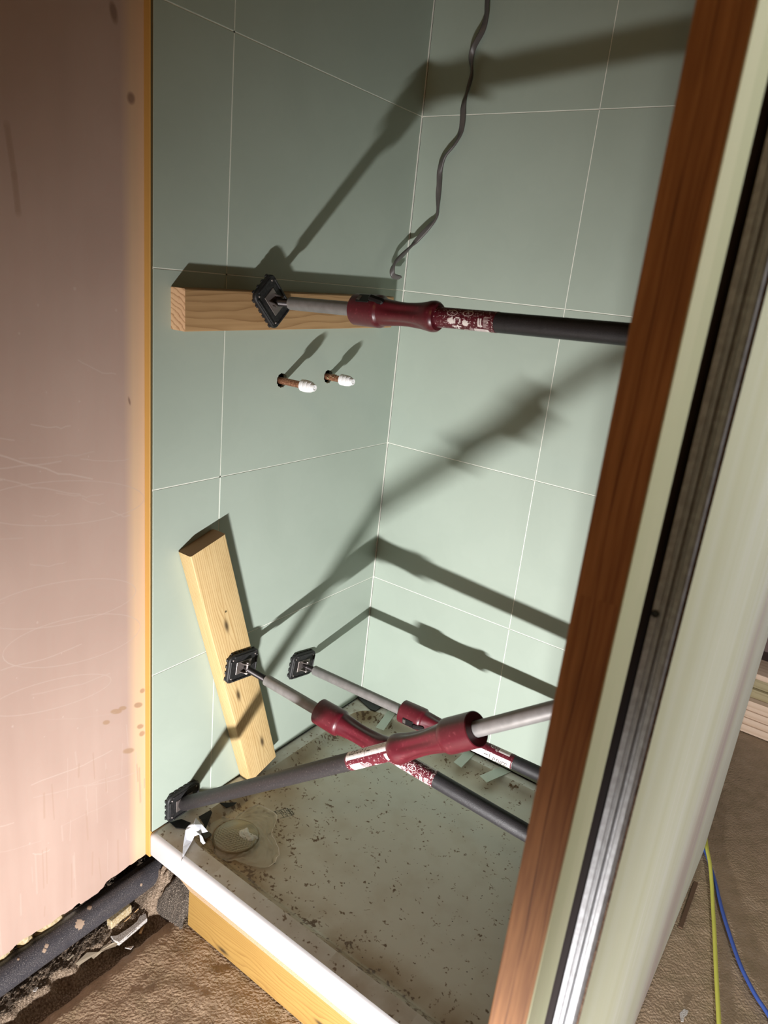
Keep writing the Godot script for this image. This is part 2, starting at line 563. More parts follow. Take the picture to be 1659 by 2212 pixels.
# plaster wall: u = (z - 0.74) / 1.0, v = 1 - y / 2.4
func plaster_image() -> ImageTexture:
	var w := 1024
	var h := 2048
	var big := noise(0.0022, 14, 4)
	var streak := noise(0.008, 17, 3)
	var b := PackedByteArray()
	b.resize(w * h * 3)
	var i := 0
	for y in h:
		var low := clampf((y - 1450.0) / 500.0, 0.0, 1.0)
		for x in w:
			var t := 0.5 + 0.55 * big.get_noise_2d(x, y) + 0.30 * (0.35 + low) * streak.get_noise_2d(x * 2.2, y * 0.22)
			var edge := clampf((74.0 - x) / 22.0, 0.0, 1.0)
			for c in 3:
				var v := lerpf([160, 135, 123][c], [175, 151, 139][c], clampf(t, 0, 1))
				v = lerpf(v, [205, 174, 140][c], edge * 0.8)
				b[i] = int(v)
				i += 1
	var P := func(u: float, v: float) -> Vector2: return plaster_px(u, v)
	var lt := [182, 163, 152]
	var dk := [126, 98, 80]
	# faint dark vertical drag mark and smudges (pixel positions of the photograph turned into wall metres)
	stroke(b, w, h, [P.call(0.995, 1.555), P.call(0.988, 1.49), P.call(0.985, 1.44)], 5.0, dk, 0.10)
	for s in [[0.822, 1.745, 8, 14], [0.792, 1.635, 9, 9], [0.80, 1.15, 3, 9]]:
		blob(b, w, h, P.call(s[0], s[1]), s[2], s[3], 0.3, [104, 78, 66], 0.6, big)
	for s in [[0.838, 0.52, 15, 5], [0.86, 0.505, 10, 5], [0.822, 0.52, 10, 4], [0.81, 0.41, 22, 8], [0.78, 0.455, 11, 6], [0.776, 0.435, 10, 7], [0.785, 0.51, 12, 6], [0.775, 0.54, 8, 6]]:
		blob(b, w, h, P.call(s[0], s[1]), s[2], s[3], -0.35, [150, 120, 94], 0.75, big, 0.3)
	# light scratches and trowel loops
	var r2 := RandomNumberGenerator.new()
	r2.seed = 4
	for k in 34:
		var c0 := Vector2(r2.randf_range(40, 380), r2.randf_range(1020, 1820))
		var ln := r2.randf_range(30, 190)
		var sl := r2.randf_range(-0.35, -0.02)
		var pts := []
		for j in 9: pts.append(c0 + Vector2(ln * j / 8.0, sl * ln * j / 8.0 + sin(j * 0.5) * r2.randf_range(1, 5)))
		stroke(b, w, h, pts, r2.randf_range(0.7, 1.3), lt if r2.randf() > 0.0 else dk, r2.randf_range(0.12, 0.35))
	for q in [[200, 1370, 150, 36], [180, 1440, 140, 40], [230, 1520, 120, 26], [190, 1210, 160, 34]]:
		var pts := []
		for j in 40:
			var a := TAU * j / 36.0
			pts.append(Vector2(q[0] + cos(a) * q[2], q[1] + sin(a) * q[3] - cos(a) * 18.0))
		stroke(b, w, h, pts, 0.7, lt, 0.28)
	for k in 40:
		var c0 := Vector2(r2.randf_range(20, 420), r2.randf_range(1640, 1950))
		stroke(b, w, h, [c0, c0 + Vector2(r2.randf_range(-4, 4), r2.randf_range(20, 90))], r2.randf_range(0.8, 2.4), lt if k % 2 else [160, 132, 116], 0.16)
	for k in 40:
		blob(b, w, h, Vector2(r2.randf_range(20, 420), r2.randf_range(900, 1900)), r2.randf_range(1, 3), r2.randf_range(1, 3), 0.0, lt, 0.6, big)
	return pixels(w, h, b)

func plaster_px(z: float, y: float) -> Vector2:
	return Vector2((z - 0.74) * 1024.0, (1.0 - y / 2.4) * 2048.0)

# face of the outer partition board: u along z, v down
func board_image() -> ImageTexture:
	var w := 512
	var h := 1024
	var s1 := noise(0.012, 55, 4)
	var s2 := noise(0.004, 56, 3)
	var b := PackedByteArray()
	b.resize(w * h * 3)
	var i := 0
	for y in h:
		for x in w:
			var st := s1.get_noise_2d(x * 2.0, y * 0.10)
			var u := float(x) / w
			# u = 0 far end, u = 1 near end: whiter skim toward the far end, bare green paper near
			var t := clampf(1.05 - 0.95 * u + 0.5 * st + 0.25 * s2.get_noise_2d(x * 2.0, y * 0.5), 0.0, 1.0)
			var pk := clampf(exp(-pow((u - 0.34 - 0.30 * (y / 1024.0 - 0.75)) / 0.10, 2.0)) * clampf((y - 500.0) / 260.0, 0.0, 1.0) + 0.3 * st - 0.12, 0.0, 1.0)
			for c in 3:
				var v := lerpf([208, 209, 180][c], [226, 229, 218][c], t)
				v = lerpf(v, [188, 168, 168][c], pk * 0.8)
				b[i] = int(clampf(v, 0, 255))
				i += 1
	for k in 26:
		var x0 := rng.randf_range(60, 420)
		var y0 := rng.randf_range(100, 900)
		stroke(b, w, h, [Vector2(x0, y0), Vector2(x0 + rng.randf_range(-6, 6), y0 + rng.randf_range(60, 200))], 0.8, [228, 228, 218], 0.5)
	return pixels(w, h, b)

func edge_image() -> ImageTexture:
	var w := 64
	var h := 512
	var s1 := noise(0.02, 57, 3)
	var b := PackedByteArray()
	b.resize(w * h * 3)
	var i := 0
	for y in h:
		for x in w:
			var t := clampf(0.5 + 0.5 * s1.get_noise_2d(x * 1.2, y * 0.2), 0, 1)
			for c in 3:
				b[i] = int(lerpf([186, 188, 152][c], [206, 204, 172][c], t))
				i += 1
	return pixels(w, h, b)

# floor of the tray under its dirty film; u = x / 0.94, v = z / 0.772
func dirt_image() -> ImageTexture:
	var w := 1536
	var h := 1280
	var big := noise(0.003, 90, 4)
	var mid := noise(0.014, 91, 4)
	var fine := noise(0.05, 92, 3)
	var b := PackedByteArray()
	b.resize(w * h * 3)
	var i := 0
	for y in h:
		var z := 0.772 * y / h
		for x in w:
			var xx := 0.94 * x / w
			# more soil along the front edge, beside the drain and along the left wall
			var soil := 0.34 * exp(-pow((z - 0.715) / 0.055, 2.0)) + 0.22 * exp(-pow(Vector2(xx - 0.16, z - 0.58).length() / 0.12, 2.0)) + 0.20 * exp(-pow((xx - 0.05) / 0.06, 2.0)) + 0.12 * exp(-pow((z - 0.05) / 0.04, 2.0))
			var a := clampf(soil * 2.3 * (0.75 + 1.2 * big.get_noise_2d(x, y)) + 0.14 * big.get_noise_2d(x * 2, y * 2), 0.0, 0.85)
			var sp := clampf((mid.get_noise_2d(x, y) * 0.75 + fine.get_noise_2d(x, y) * 0.75 - 0.49 + soil * 1.05) * 3.0, 0.0, 0.85)
			for c in 3:
				var v := lerpf([214, 212, 200][c], [146, 118, 82][c], a)
				v = lerpf(v, [92, 64, 38][c], sp)
				b[i] = int(clampf(v, 0, 255))
				i += 1
	var r2 := RandomNumberGenerator.new()
	r2.seed = 12
	for k in 170:
		var c0 := Vector2(r2.randf_range(60, w - 40), r2.randf_range(60, h - 60))
		var d := Vector2.from_angle(r2.randf_range(-1.2, 1.2) + 0.5) * r2.randf_range(1, 9)
		var pts := [c0]
		for j in 4: pts.append(pts[-1] + d * 0.4 + Vector2(r2.randf_range(-4, 4), r2.randf_range(-4, 4)))
		stroke(b, w, h, pts, r2.randf_range(0.5, 1.2), [96, 74, 48], r2.randf_range(0.25, 0.7))
	for k in 110:
		blob(b, w, h, Vector2(r2.randf_range(60, w - 40), r2.randf_range(60, h - 60)), r2.randf_range(1.2, 3.2), r2.randf_range(1.0, 2.4), r2.randf() * 3.0, [40, 32, 22], 0.9, fine, 0.3)
	# the printed grid on the film near the drain
	var G := func(x: float, z: float) -> Vector2: return Vector2(x / 0.94 * w, z / 0.772 * h)
	var A: Vector2 = G.call(0.1205, 0.5294)
	var B: Vector2 = G.call(0.1465, 0.4825)
	var C: Vector2 = G.call(0.1717, 0.4917)
	var D: Vector2 = G.call(0.1590, 0.5290)
	var dk := [58, 52, 42]
	var e1 := (B - A)
	var e2 := (C - B)
	for q in [[0.0, 0.0, 1.0, 0.0], [0.0, 0.42, 1.0, 0.42], [0.42, 1.0, 1.0, 1.0], [0.98, 0.0, 0.98, 1.0], [1.0, 0.0, 1.0, 1.0], [0.80, 0.0, 0.80, 1.0], [0.60, 0.0, 0.60, 1.0], [0.42, 0.0, 0.42, 0.42], [0.26, 0.0, 0.26, 0.42], [0.1, 0.0, 0.1, 0.42]]:
		stroke(b, w, h, [A + e1 * q[0] + e2 * q[1], A + e1 * q[2] + e2 * q[3]], 0.9, dk, 0.9)
	for q in [[0.18, 0.2], [0.34, 0.2], [0.51, 0.2], [0.70, 0.2], [0.89, 0.2], [0.70, 0.7], [0.89, 0.7], [1.06, 0.3], [1.06, 0.6], [1.06, 0.85]]:
		for j in 3:
			var p: Vector2 = A + e1 * (q[0] + r2.randf_range(-0.05, 0.05)) + e2 * (q[1] + r2.randf_range(-0.1, 0.1))
			stroke(b, w, h, [p - e2 * 0.09, p + e2 * 0.06 + e1 * 0.03], 0.9, dk, 0.75)
	return pixels(w, h, b)

func rim_image() -> ImageTexture:
	var w := 512
	var n := noise(0.012, 94, 4)
	var f := noise(0.06, 95, 3)
	var b := PackedByteArray()
	b.resize(w * w * 3)
	var i := 0
	for y in w:
		for x in w:
			var a := clampf(0.25 + 0.6 * n.get_noise_2d(x, y), 0, 0.6) * (1.0 if x < 190 else 0.45)
			var sp := clampf((f.get_noise_2d(x, y) + n.get_noise_2d(x * 2, y * 2) * 0.5 - 0.46) * 4.0, 0.0, 0.8)
			for c in 3:
				var v := lerpf([216, 213, 206][c], [176, 160, 138][c], a)
				b[i] = int(lerpf(v, [104, 78, 54][c], sp))
				i += 1
	return pixels(w, w, b)

# 5 x 7 letters for the sleeve labels
const GLYPH := {"P": [30, 17, 17, 30, 16, 16, 16], "I": [14, 4, 4, 4, 4, 4, 14], "H": [17, 17, 17, 31, 17, 17, 17], "E": [31, 16, 16, 30, 16, 16, 31], "R": [30, 17, 17, 30, 20, 18, 17], "2": [14, 17, 1, 2, 4, 8, 31], "4": [2, 6, 10, 18, 31, 2, 2], "5": [31, 16, 30, 1, 1, 17, 14], "K": [17, 18, 20, 24, 20, 18, 17]}

func write(b: PackedByteArray, w: int, h: int, text: String, at: Vector2, px: Vector2, col: Array, slant := 0.0, along := Vector2(1, 0)) -> void:
	var down := Vector2(-along.y, along.x)
	var pen := at
	for ch in text:
		var g: Array = GLYPH[ch]
		for r in 7:
			for c in 5:
				if (g[r] >> (4 - c)) & 1:
					for sy in int(ceil(px.y)):
						for sx in int(ceil(px.x)) + 1:
							var p := pen + along * (c * px.x + sx + slant * (6 - r) * px.y) + down * (r * px.y + sy)
							var ix := int(p.x)
							var iy := int(p.y)
							if ix >= 0 and iy >= 0 and ix < w and iy < h:
								var i := (iy * w + ix) * 3
								for k in 3: b[i + k] = col[k]
		pen += along * px.x * 6.2

# sleeve label; x runs from the grip to the black tube, y round the tube
func label_image(sd: int, wear: float) -> ImageTexture:
	var w := 512
	var h := 448
	var b := PackedByteArray()
	b.resize(w * h * 3)
	var red := [84, 12, 28]
	var wht := [232, 226, 222]
	var n := noise(0.02, sd, 3)
	var f := noise(0.09, sd + 1, 3)
	for y in h:
		for x in w:
			var i := (y * w + x) * 3
			var band := y > 285 and y < 425 and x < 500
			var c: Array = wht if band else red
			for k in 3: b[i + k] = c[k] + int(n.get_noise_2d(x, y) * 10.0)
	var rect := func(x0: int, y0: int, x1: int, y1: int, c: Array) -> void:
		for y in range(y0, y1):
			for x in range(x0, x1):
				var i := (y * w + x) * 3
				for k in 3: b[i + k] = c[k]
	var ink := [52, 42, 40]
	# white band: figure, rules, name
	rect.call(278, 296, 284, 418, ink)
	write(b, w, h, "PIHER", Vector2(306, 322), Vector2(5.0, 9.0), ink, 0.25)
	rect.call(300, 400, 480, 404, ink)
	rect.call(220, 318, 262, 328, ink)
	write(b, w, h, "2", Vector2(18, 312), Vector2(8, 12), ink, 0.0, Vector2(0.96, 0.28))
	for k in 26:
		var x := 80 + (k % 13) * 14
		rect.call(x, 352 + (k / 13) * 30, x + 9, 358 + (k / 13) * 30, [128, 116, 108])
	# red part: large size figure, patch, barcode, ring, fine print
	write(b, w, h, "45", Vector2(176, 196), Vector2(9, 11), wht, 0.0, Vector2(0.0, -1.0))
	rect.call(20, 206, 72, 268, wht)
	rect.call(352, 170, 470, 250, wht)
	for k in 30:
		var x := 358 + k * 3 + (k * 7) % 3
		if k % 3 != 1: rect.call(x, 176, x + 1, 236, [120, 40, 56])
	for k in 7: rect.call(318 - k % 3 * 4, 168 + k * 13, 345, 172 + k * 13, wht)
	for ring in [[282, 214, 24, 20], [170, 66, 42, 22], [300, 60, 40, 22]]:
		var pts := []
		for k in 33: pts.append(Vector2(ring[0] + cos(TAU * k / 32) * ring[2], ring[1] + sin(TAU * k / 32) * ring[3]))
		stroke(b, w, h, pts, 2.2, wht, 0.9)
		stroke(b, w, h, [Vector2(ring[0] - 10, ring[1] + 8), Vector2(ring[0], ring[1] - 10), Vector2(ring[0] + 10, ring[1] + 8)], 2.0, wht, 0.9)
	for q in [[170, 126], [290, 132]]:
		blob(b, w, h, Vector2(q[0], q[1]), 28, 24, 0.2, wht, 1.0, n, 0.15)
	rect.call(392, 92, 404, 150, wht)
	rect.call(410, 92, 422, 150, wht)
	rect.call(392, 138, 430, 150, wht)
	for k in 9: rect.call(436, 80 + k * 9, 490 - (k * 17) % 30, 83 + k * 9, wht)
	for k in 40:
		var x := 60 + (k * 53) % 380
		var y := 20 + (k * 31) % 130
		rect.call(x, y, x + 8 + k % 14, y + 2, wht)
	# wear: chips down to the white, and a few to the black tube
	for y in h:
		for x in w:
			var v := f.get_noise_2d(x, y) * 0.8 + n.get_noise_2d(x * 1.5, y * 1.5) * 0.7
			var i := (y * w + x) * 3
			var e := clampf((x - 430.0) / 82.0, 0.0, 1.0) * 0.14
			var light_band := y > 285 and y < 425
			if light_band:
				if v > 0.55: for k in 3: b[i + k] = [96, 84, 78][k]
				continue
			if v + e > 0.62 - wear: for k in 3: b[i + k] = wht[k]
			elif v < -0.74 + wear * 0.3: for k in 3: b[i + k] = [58, 54, 56][k]
	return pixels(w, h, b)

# ==================================================================== lights
func work_light() -> void:
	var t := thing("work_light", Vector3(LAMP.x, 0, LAMP.z), "small work light on its stand on the screed outside the shower", "lamp")
	var aim := Vector3(-0.469, 0.08, -0.883).normalized()
	var basis := Basis.looking_at(aim, Vector3.UP)
	var head := Transform3D(basis, Vector3(0, LAMP.y, 0))
	put("housing", box_mesh(Vector3(0.20, 0.10, 0.035), 0.008), M.light_case, t, head * Transform3D(Basis(), Vector3(0, 0, 0.022)))
	var led := put("led_panel", box_mesh(Vector3(0.16, 0.05, 0.004), 0.001), M.led, t, head)
	led.cast_shadow = GeometryInstance3D.SHADOW_CASTING_SETTING_ON
	for s in [-1.0, 1.0]:
		put("stand_leg", box_mesh(Vector3(0.02, 0.115, 0.02), 0.004), M.light_grey, t, Transform3D(Basis(), Vector3(0, 0.0575, 0.03) + basis * Vector3(0.11 * s, 0, 0)))
	put("stand_foot", box_mesh(Vector3(0.27, 0.016, 0.16), 0.005), M.light_grey, t, Transform3D(Basis(Vector3.UP, basis.get_euler().y), Vector3(0, 0.008, 0.03)))
	for k in 6:
		var l := SpotLight3D.new()
		l.name = "led_light" if k == 0 else "led_light_%03d" % k
		l.transform = head * Transform3D(Basis(Vector3.UP, deg_to_rad((2.5 - k) * 9.0)), Vector3((k - 2.5) * 0.024, 0, -0.014))
		l.light_size = 0.012
		l.spot_angle = 50.0
		l.spot_angle_attenuation = 1.0
		l.spot_range = 9.0
		l.spot_attenuation = 2.0
		l.light_energy = 8.3 / 6.0
		l.light_color = c8(252, 250, 250)
		l.shadow_enabled = true
		t.add_child(l)

func added_fill_light() -> void:  # two added fill lights, for the partition board and the warm shadows
	one_fill_light(Vector3(2.05, 2.4, 0.55), "added unseen fill light right of the partition, brightening its board face", 3.0, c8(242, 247, 248), M.fill_bulb_white)
	one_fill_light(Vector3(1.25, 2.4, 2.15), "added unseen fill light behind the viewer, dim and warm", 0.32, c8(255, 208, 128), M.fill_bulb)

func one_fill_light(at: Vector3, label: String, energy: float, col: Color, glow: Material) -> void:  # round fitting, glowing disc and omni of one added light
	var t := thing("added_fill_light", at, label, "lamp")
	put("fitting", lathe([[0.0, 0.0], [0.0, 0.11], [0.02, 0.11], [0.025, 0.1], [0.025, 0.0]], 32), M.cap, t, Transform3D(Basis(Vector3(0, 0, 1), -PI / 2), Vector3.ZERO))
	put("fill_bulb", lathe([[0.025, 0.0], [0.025, 0.09], [0.05, 0.075], [0.06, 0.0]], 32), glow, t, Transform3D(Basis(Vector3(0, 0, 1), -PI / 2), Vector3.ZERO))
	var l := OmniLight3D.new()
	l.name = "fill_omni"
	l.position = Vector3(0, -0.04, 0)
	l.light_size = 0.09
	l.light_energy = energy
	l.light_color = col
	l.shadow_enabled = true
	l.omni_range = 9.0
	l.omni_attenuation = 2.0
	t.add_child(l)

# ==================================================================== setting
func floor_slab() -> void:
	var xs := []
	var zs := []
	var v := 0.08
	while v < 3.0:
		xs.append(v)
		v += 0.005 if v < 0.62 or (v > 0.97 and v < 1.32) else 0.05
	xs.append(3.0)
	v = -1.4
	while v < 2.7:
		zs.append(v)
		v += 0.005 if (v > 0.755 and v < 1.22) or (v > -0.33 and v < 0.42) else 0.05
	zs.append(2.7)
	var n1 := noise(14.0, 3, 4)
	var n2 := noise(70.0, 5, 3)
	var st := new_st()
	var grid := []
	for j in zs.size():
		var row := []
		for i in xs.size():
			var x: float = xs[i]
			var z: float = zs[j]
			var near := clampf((x - 0.08) / 0.02, 0.0, 1.0)
			var amp := 1.0 if x < 0.9 else 0.45
			var y := (n1.get_noise_2d(x, z) * 0.003 + absf(n2.get_noise_2d(x, z)) * 0.0016) * amp - 0.003 - (1.0 - near) * 0.004
			if i == 0: x += n1.get_noise_2d(z * 2.0, 7.0) * 0.005
			row.append(Vector3(x, y, z))
		grid.append(row)
	for j in zs.size() - 1:
		for i in xs.size() - 1:
			quad(st, grid[j][i], grid[j][i + 1], grid[j + 1][i + 1], grid[j + 1][i], Vector3.UP)
	for j in zs.size() - 1:
		var d := Vector3(0.008, -0.08, 0)
		quad(st, grid[j][0], grid[j + 1][0], grid[j + 1][0] + d, grid[j][0] + d, Vector3.LEFT)
	# underside, so that the slab has thickness
	quad(st, Vector3(0.06, -0.16, -1.4), Vector3(3.1, -0.16, -1.4), Vector3(3.1, -0.16, 2.8), Vector3(0.06, -0.16, 2.8), Vector3.DOWN)
	var f := put("floor", done(st), M.floor)
	tag(f, "brown rough screed floor in front of the shower and beyond the partition", "", "", "structure")

func channel() -> void:
	# open service channel beside the plaster wall: dusty bed rising to a gravelly ridge under the pipe
	var st := new_st()
	var n1 := noise(30.0, 8, 4)
	var n2 := noise(120.0, 9, 3)
	var xs := []
	for i in 77: xs.append(-0.13 + i * 0.003)
	var zs := []
	for j in 140: zs.append(0.66 + j * 0.004)
	for j in 30: zs.append(1.22 + j * 0.05)
	zs.append(2.7)
	var g := []
	for z in zs:
		var row := []
		for x in xs:
			var rough := clampf((0.045 - x + n1.get_noise_2d(z * 0.6, 3.0) * 0.02) / 0.03, 0.0, 1.0)
			var mouth := clampf((0.80 - z) / 0.05, 0.0, 1.0)
			var y: float = -0.036 + 0.030 * rough + n1.get_noise_2d(x, z) * 0.003 + rough * absf(n2.get_noise_2d(x, z)) * 0.006
			y += mouth * clampf((0.12 - absf(x - 0.07)) / 0.06, 0.0, 1.0) * (0.075 + n1.get_noise_2d(x * 2.0, z) * 0.02)
			row.append(Vector3(x, y, z))
		g.append(row)
	for j in zs.size() - 1:
		for i in xs.size() - 1:
			quad(st, g[j][i], g[j][i + 1], g[j + 1][i + 1], g[j + 1][i], Vector3.UP)
	var c := put("floor_channel", done(st), M.bed)
	tag(c, "rough grey mortar bed of the open channel under the plaster wall", "", "", "structure")
	# mortar heap beside the timber under the tray
	var hp := new_st()
	var ring := []
	for j in 15:
		var r2 := []
		for i in 25:
			var a := PI * i / 24.0
			var fx := -0.012 + 0.132 * i / 24.0
			var fz := 0.70 + 0.086 * j / 14.0
			var top := 0.098 * sin(PI * clampf(0.25 + 0.5 * i / 24.0, 0, 1)) * sqrt(clampf(1.0 - pow(j / 14.0, 3.0), 0.0, 1.0))
			var nn := n2.get_noise_2d(fx, fz)
			r2.append(Vector3(fx, -0.03 + top * clampf(0.25 + i / 14.0, 0, 1) + nn * 0.008, fz + n2.get_noise_2d(fz, fx) * 0.006))
		ring.append(r2)
	for j in 14:
		for i in 24:
			quad(hp, ring[j][i], ring[j][i + 1], ring[j + 1][i + 1], ring[j + 1][i], Vector3(0, 1, 1))
	var heap := put("mortar_heap", done(hp), M.gravel)
	tag(heap, "rough dark mortar lump packed between the black pipe and the yellow timber under the tray", "mortar")

func wall_box(n: String, a: Vector3, b: Vector3, m: Material, label: String) -> MeshInstance3D:
	var o := put(n, box_mesh(b - a, 0.0), m, null, Transform3D(Basis(), (a + b) / 2.0))
	tag(o, label, "", "", "structure")
	return o

func room_shell() -> void:
	wall_box("wall_outer", Vector3(-0.25, -0.16, -1.5), Vector3(-0.13, 2.5, 2.8), M.void, "dark masonry behind the plaster and tile linings")
	wall_box("wall_front", Vector3(-0.25, -0.16, 2.7), Vector3(3.1, 2.5, 2.8), M.plaster_room, "plain pink plaster wall behind the viewer")
	wall_box("wall_right_far", Vector3(3.0, -0.16, -1.5), Vector3(3.1, 2.5, 2.8), M.plaster_room, "plain pink plaster wall at the far right of the room")
	wall_box("wall_far", Vector3(-0.25, -0.16, -1.5), Vector3(3.1, 2.5, -1.4), M.plaster_room, "plain pink plaster wall beyond the shower partition")
	wall_box("ceiling", Vector3(-0.25, 2.4, -1.5), Vector3(3.1, 2.5, 2.8), M.ceiling, "plain pale ceiling over the room")

func tile_mesh(y0: float, y1: float, s0: float, s1: float, map: Callable) -> ArrayMesh:
	var g := 0.0009
	var p := PackedVector2Array([Vector2(s0 + g, y0 + g), Vector2(s1 - g, y0 + g), Vector2(s1 - g, y1 - g), Vector2(s0 + g, y1 - g)])
	return prism(p, -0.009, 0.0, map, 0.0005)

func tiled_walls() -> void:
	var rows := [0.1815, 0.581, 0.981, 1.381, 1.781, 2.181, 2.398]
	# left wall: plane x = 0, s = z
	var lm := func(s: float, y: float, d: float) -> Vector3: return Vector3(d, y, s)
	var left := put("wall_left", box_mesh(Vector3(0.09, 2.4, 1.06), 0.0), M.backer, null, Transform3D(Basis(), Vector3(-0.085, 1.2 + 0.11, 0.766 - 0.53)))
	tag(left, "left shower wall of large matt pale green tiles", "", "", "structure")
	var inv := left.transform.affine_inverse()
	var cols := [0.0, 0.6001, 0.7676]
	var st := new_st(false)
	for i in rows.size() - 1:
		if i: box_mesh(Vector3(0.0082, 0.004, 0.767), 0.0, Vector3(-0.005, rows[i], 0.3835), st)
		for j in 2:
			var lip := rng.randf_range(-0.0002, 0.0002)
			var o: MeshInstance3D
			if i == 2 and j == 0:
				o = put("tile", holed_tile(rows[i], rows[i + 1], cols[j], cols[j + 1]), M.tile, left, inv)
			else:
				o = put("tile", tile_mesh(rows[i], rows[i + 1], cols[j], cols[j + 1], lm), M.tile, left, inv * Transform3D(Basis(), Vector3(lip, 0, 0)))
	box_mesh(Vector3(0.0082, 2.21, 0.004), 0.0, Vector3(-0.005, 1.29, 0.6001), st)
	box_mesh(Vector3(0.004, 2.21, 0.004), 0.0, Vector3(-0.001, 1.29, 0.0005), st)
	put("grout", done(st), M.grout, left, inv)
	# back wall: plane z = 0, s = x
	var bm := func(s: float, y: float, d: float) -> Vector3: return Vector3(s, y, d)
	var back := put("wall_back", box_mesh(Vector3(1.05, 2.4, 0.25), 0.0), M.backer, null, Transform3D(Basis(), Vector3(0.448, 1.31, -0.155)))
	tag(back, "back shower wall of large matt pale green tiles", "", "", "structure")
	inv = back.transform.affine_inverse()
	cols = [0.0015, 0.439, 0.936]
	st = new_st(false)
	for i in rows.size() - 1:
		if i: box_mesh(Vector3(0.935, 0.004, 0.0082), 0.0, Vector3(0.4685, rows[i], -0.005), st)
		for j in 2:
			var lip := rng.randf_range(-0.0002, 0.0002)
			put("tile", tile_mesh(rows[i], rows[i + 1], cols[j], cols[j + 1], bm), M.tile, back, inv * Transform3D(Basis(), Vector3(0, 0, lip)))
	box_mesh(Vector3(0.004, 2.21, 0.0082), 0.0, Vector3(0.439, 1.29, -0.005), st)
	put("grout", done(st), M.grout, back, inv)
	# wooden strip and dark backing bead at the free edge of the left wall
	var t1 := put("trim_1", box_mesh(Vector3(0.016, 2.29, 0.04), 0.001), M.trim_wood, null, Transform3D(Basis(), Vector3(-0.0145, 0.108 + 1.145, 0.749)))
	tag(t1, "narrow yellow wooden strip between the pink plaster and the green tiles", "", "", "structure")
	var t2 := put("trim_2", box_mesh(Vector3(0.0050, 2.22, 0.02), 0.0), M.bead, null, Transform3D(Basis(), Vector3(-0.0040, 0.181 + 1.11, 0.7572)))
	tag(t2, "dark adhesive edge behind the last column of green tiles", "", "", "structure")

const HOLES := [Vector2(0.4320, 1.1725), Vector2(0.2753, 1.1740)]

func holed_tile(y0: float, y1: float, s0: float, s1: float) -> ArrayMesh:
	var st := new_st(false)
	var g := 0.0009
	var r := 0.0158
	var mid := (HOLES[0].x + HOLES[1].x) / 2.0
	var spans := [[s0 + g, mid, HOLES[1]], [mid, s1 - g, HOLES[0]]]
	for sp in spans:
		var c: Vector2 = sp[2]
		for half in [1.0, -1.0]:
			var p := PackedVector2Array()
			var yy := y1 - g if half > 0 else y0 + g
			p.append(Vector2(sp[0], c.y))
			for k in 17:
				var a := PI - PI * k / 16.0
				p.append(c + Vector2(cos(a), sin(a) * half) * r * (1.0 + 0.06 * sin(k * 2.3)))
			p.append(Vector2(sp[1], c.y))
			p.append(Vector2(sp[1], yy))
			p.append(Vector2(sp[0], yy))
			var idx := Geometry2D.triangulate_polygon(p)
			for k in range(0, idx.size(), 3):
				tri(st, [Vector3(0, p[idx[k]].y, p[idx[k]].x), Vector3(0, p[idx[k + 1]].y, p[idx[k + 1]].x), Vector3(0, p[idx[k + 2]].y, p[idx[k + 2]].x)], Vector3.RIGHT)
			for k in range(1, 17):
				var a := p[k]
				var b := p[k + 1]
				var m2 := c - (a + b) / 2.0
				quad(st, Vector3(0, a.y, a.x), Vector3(0, b.y, b.x), Vector3(-0.009, b.y, b.x), Vector3(-0.009, a.y, a.x), Vector3(0, m2.y, m2.x))
	var q := [Vector2(s0 + g, y0 + g), Vector2(s1 - g, y0 + g), Vector2(s1 - g, y1 - g), Vector2(s0 + g, y1 - g)]
	var cc := Vector2((s0 + s1) / 2, (y0 + y1) / 2)
	for k in 4:
		var a: Vector2 = q[k]
		var b: Vector2 = q[(k + 1) % 4]
		var m2 := (a + b) / 2.0 - cc
		quad(st, Vector3(0, a.y, a.x), Vector3(0, b.y, b.x), Vector3(-0.009, b.y, b.x), Vector3(-0.009, a.y, a.x), Vector3(0, m2.y, m2.x))
	return done(st)

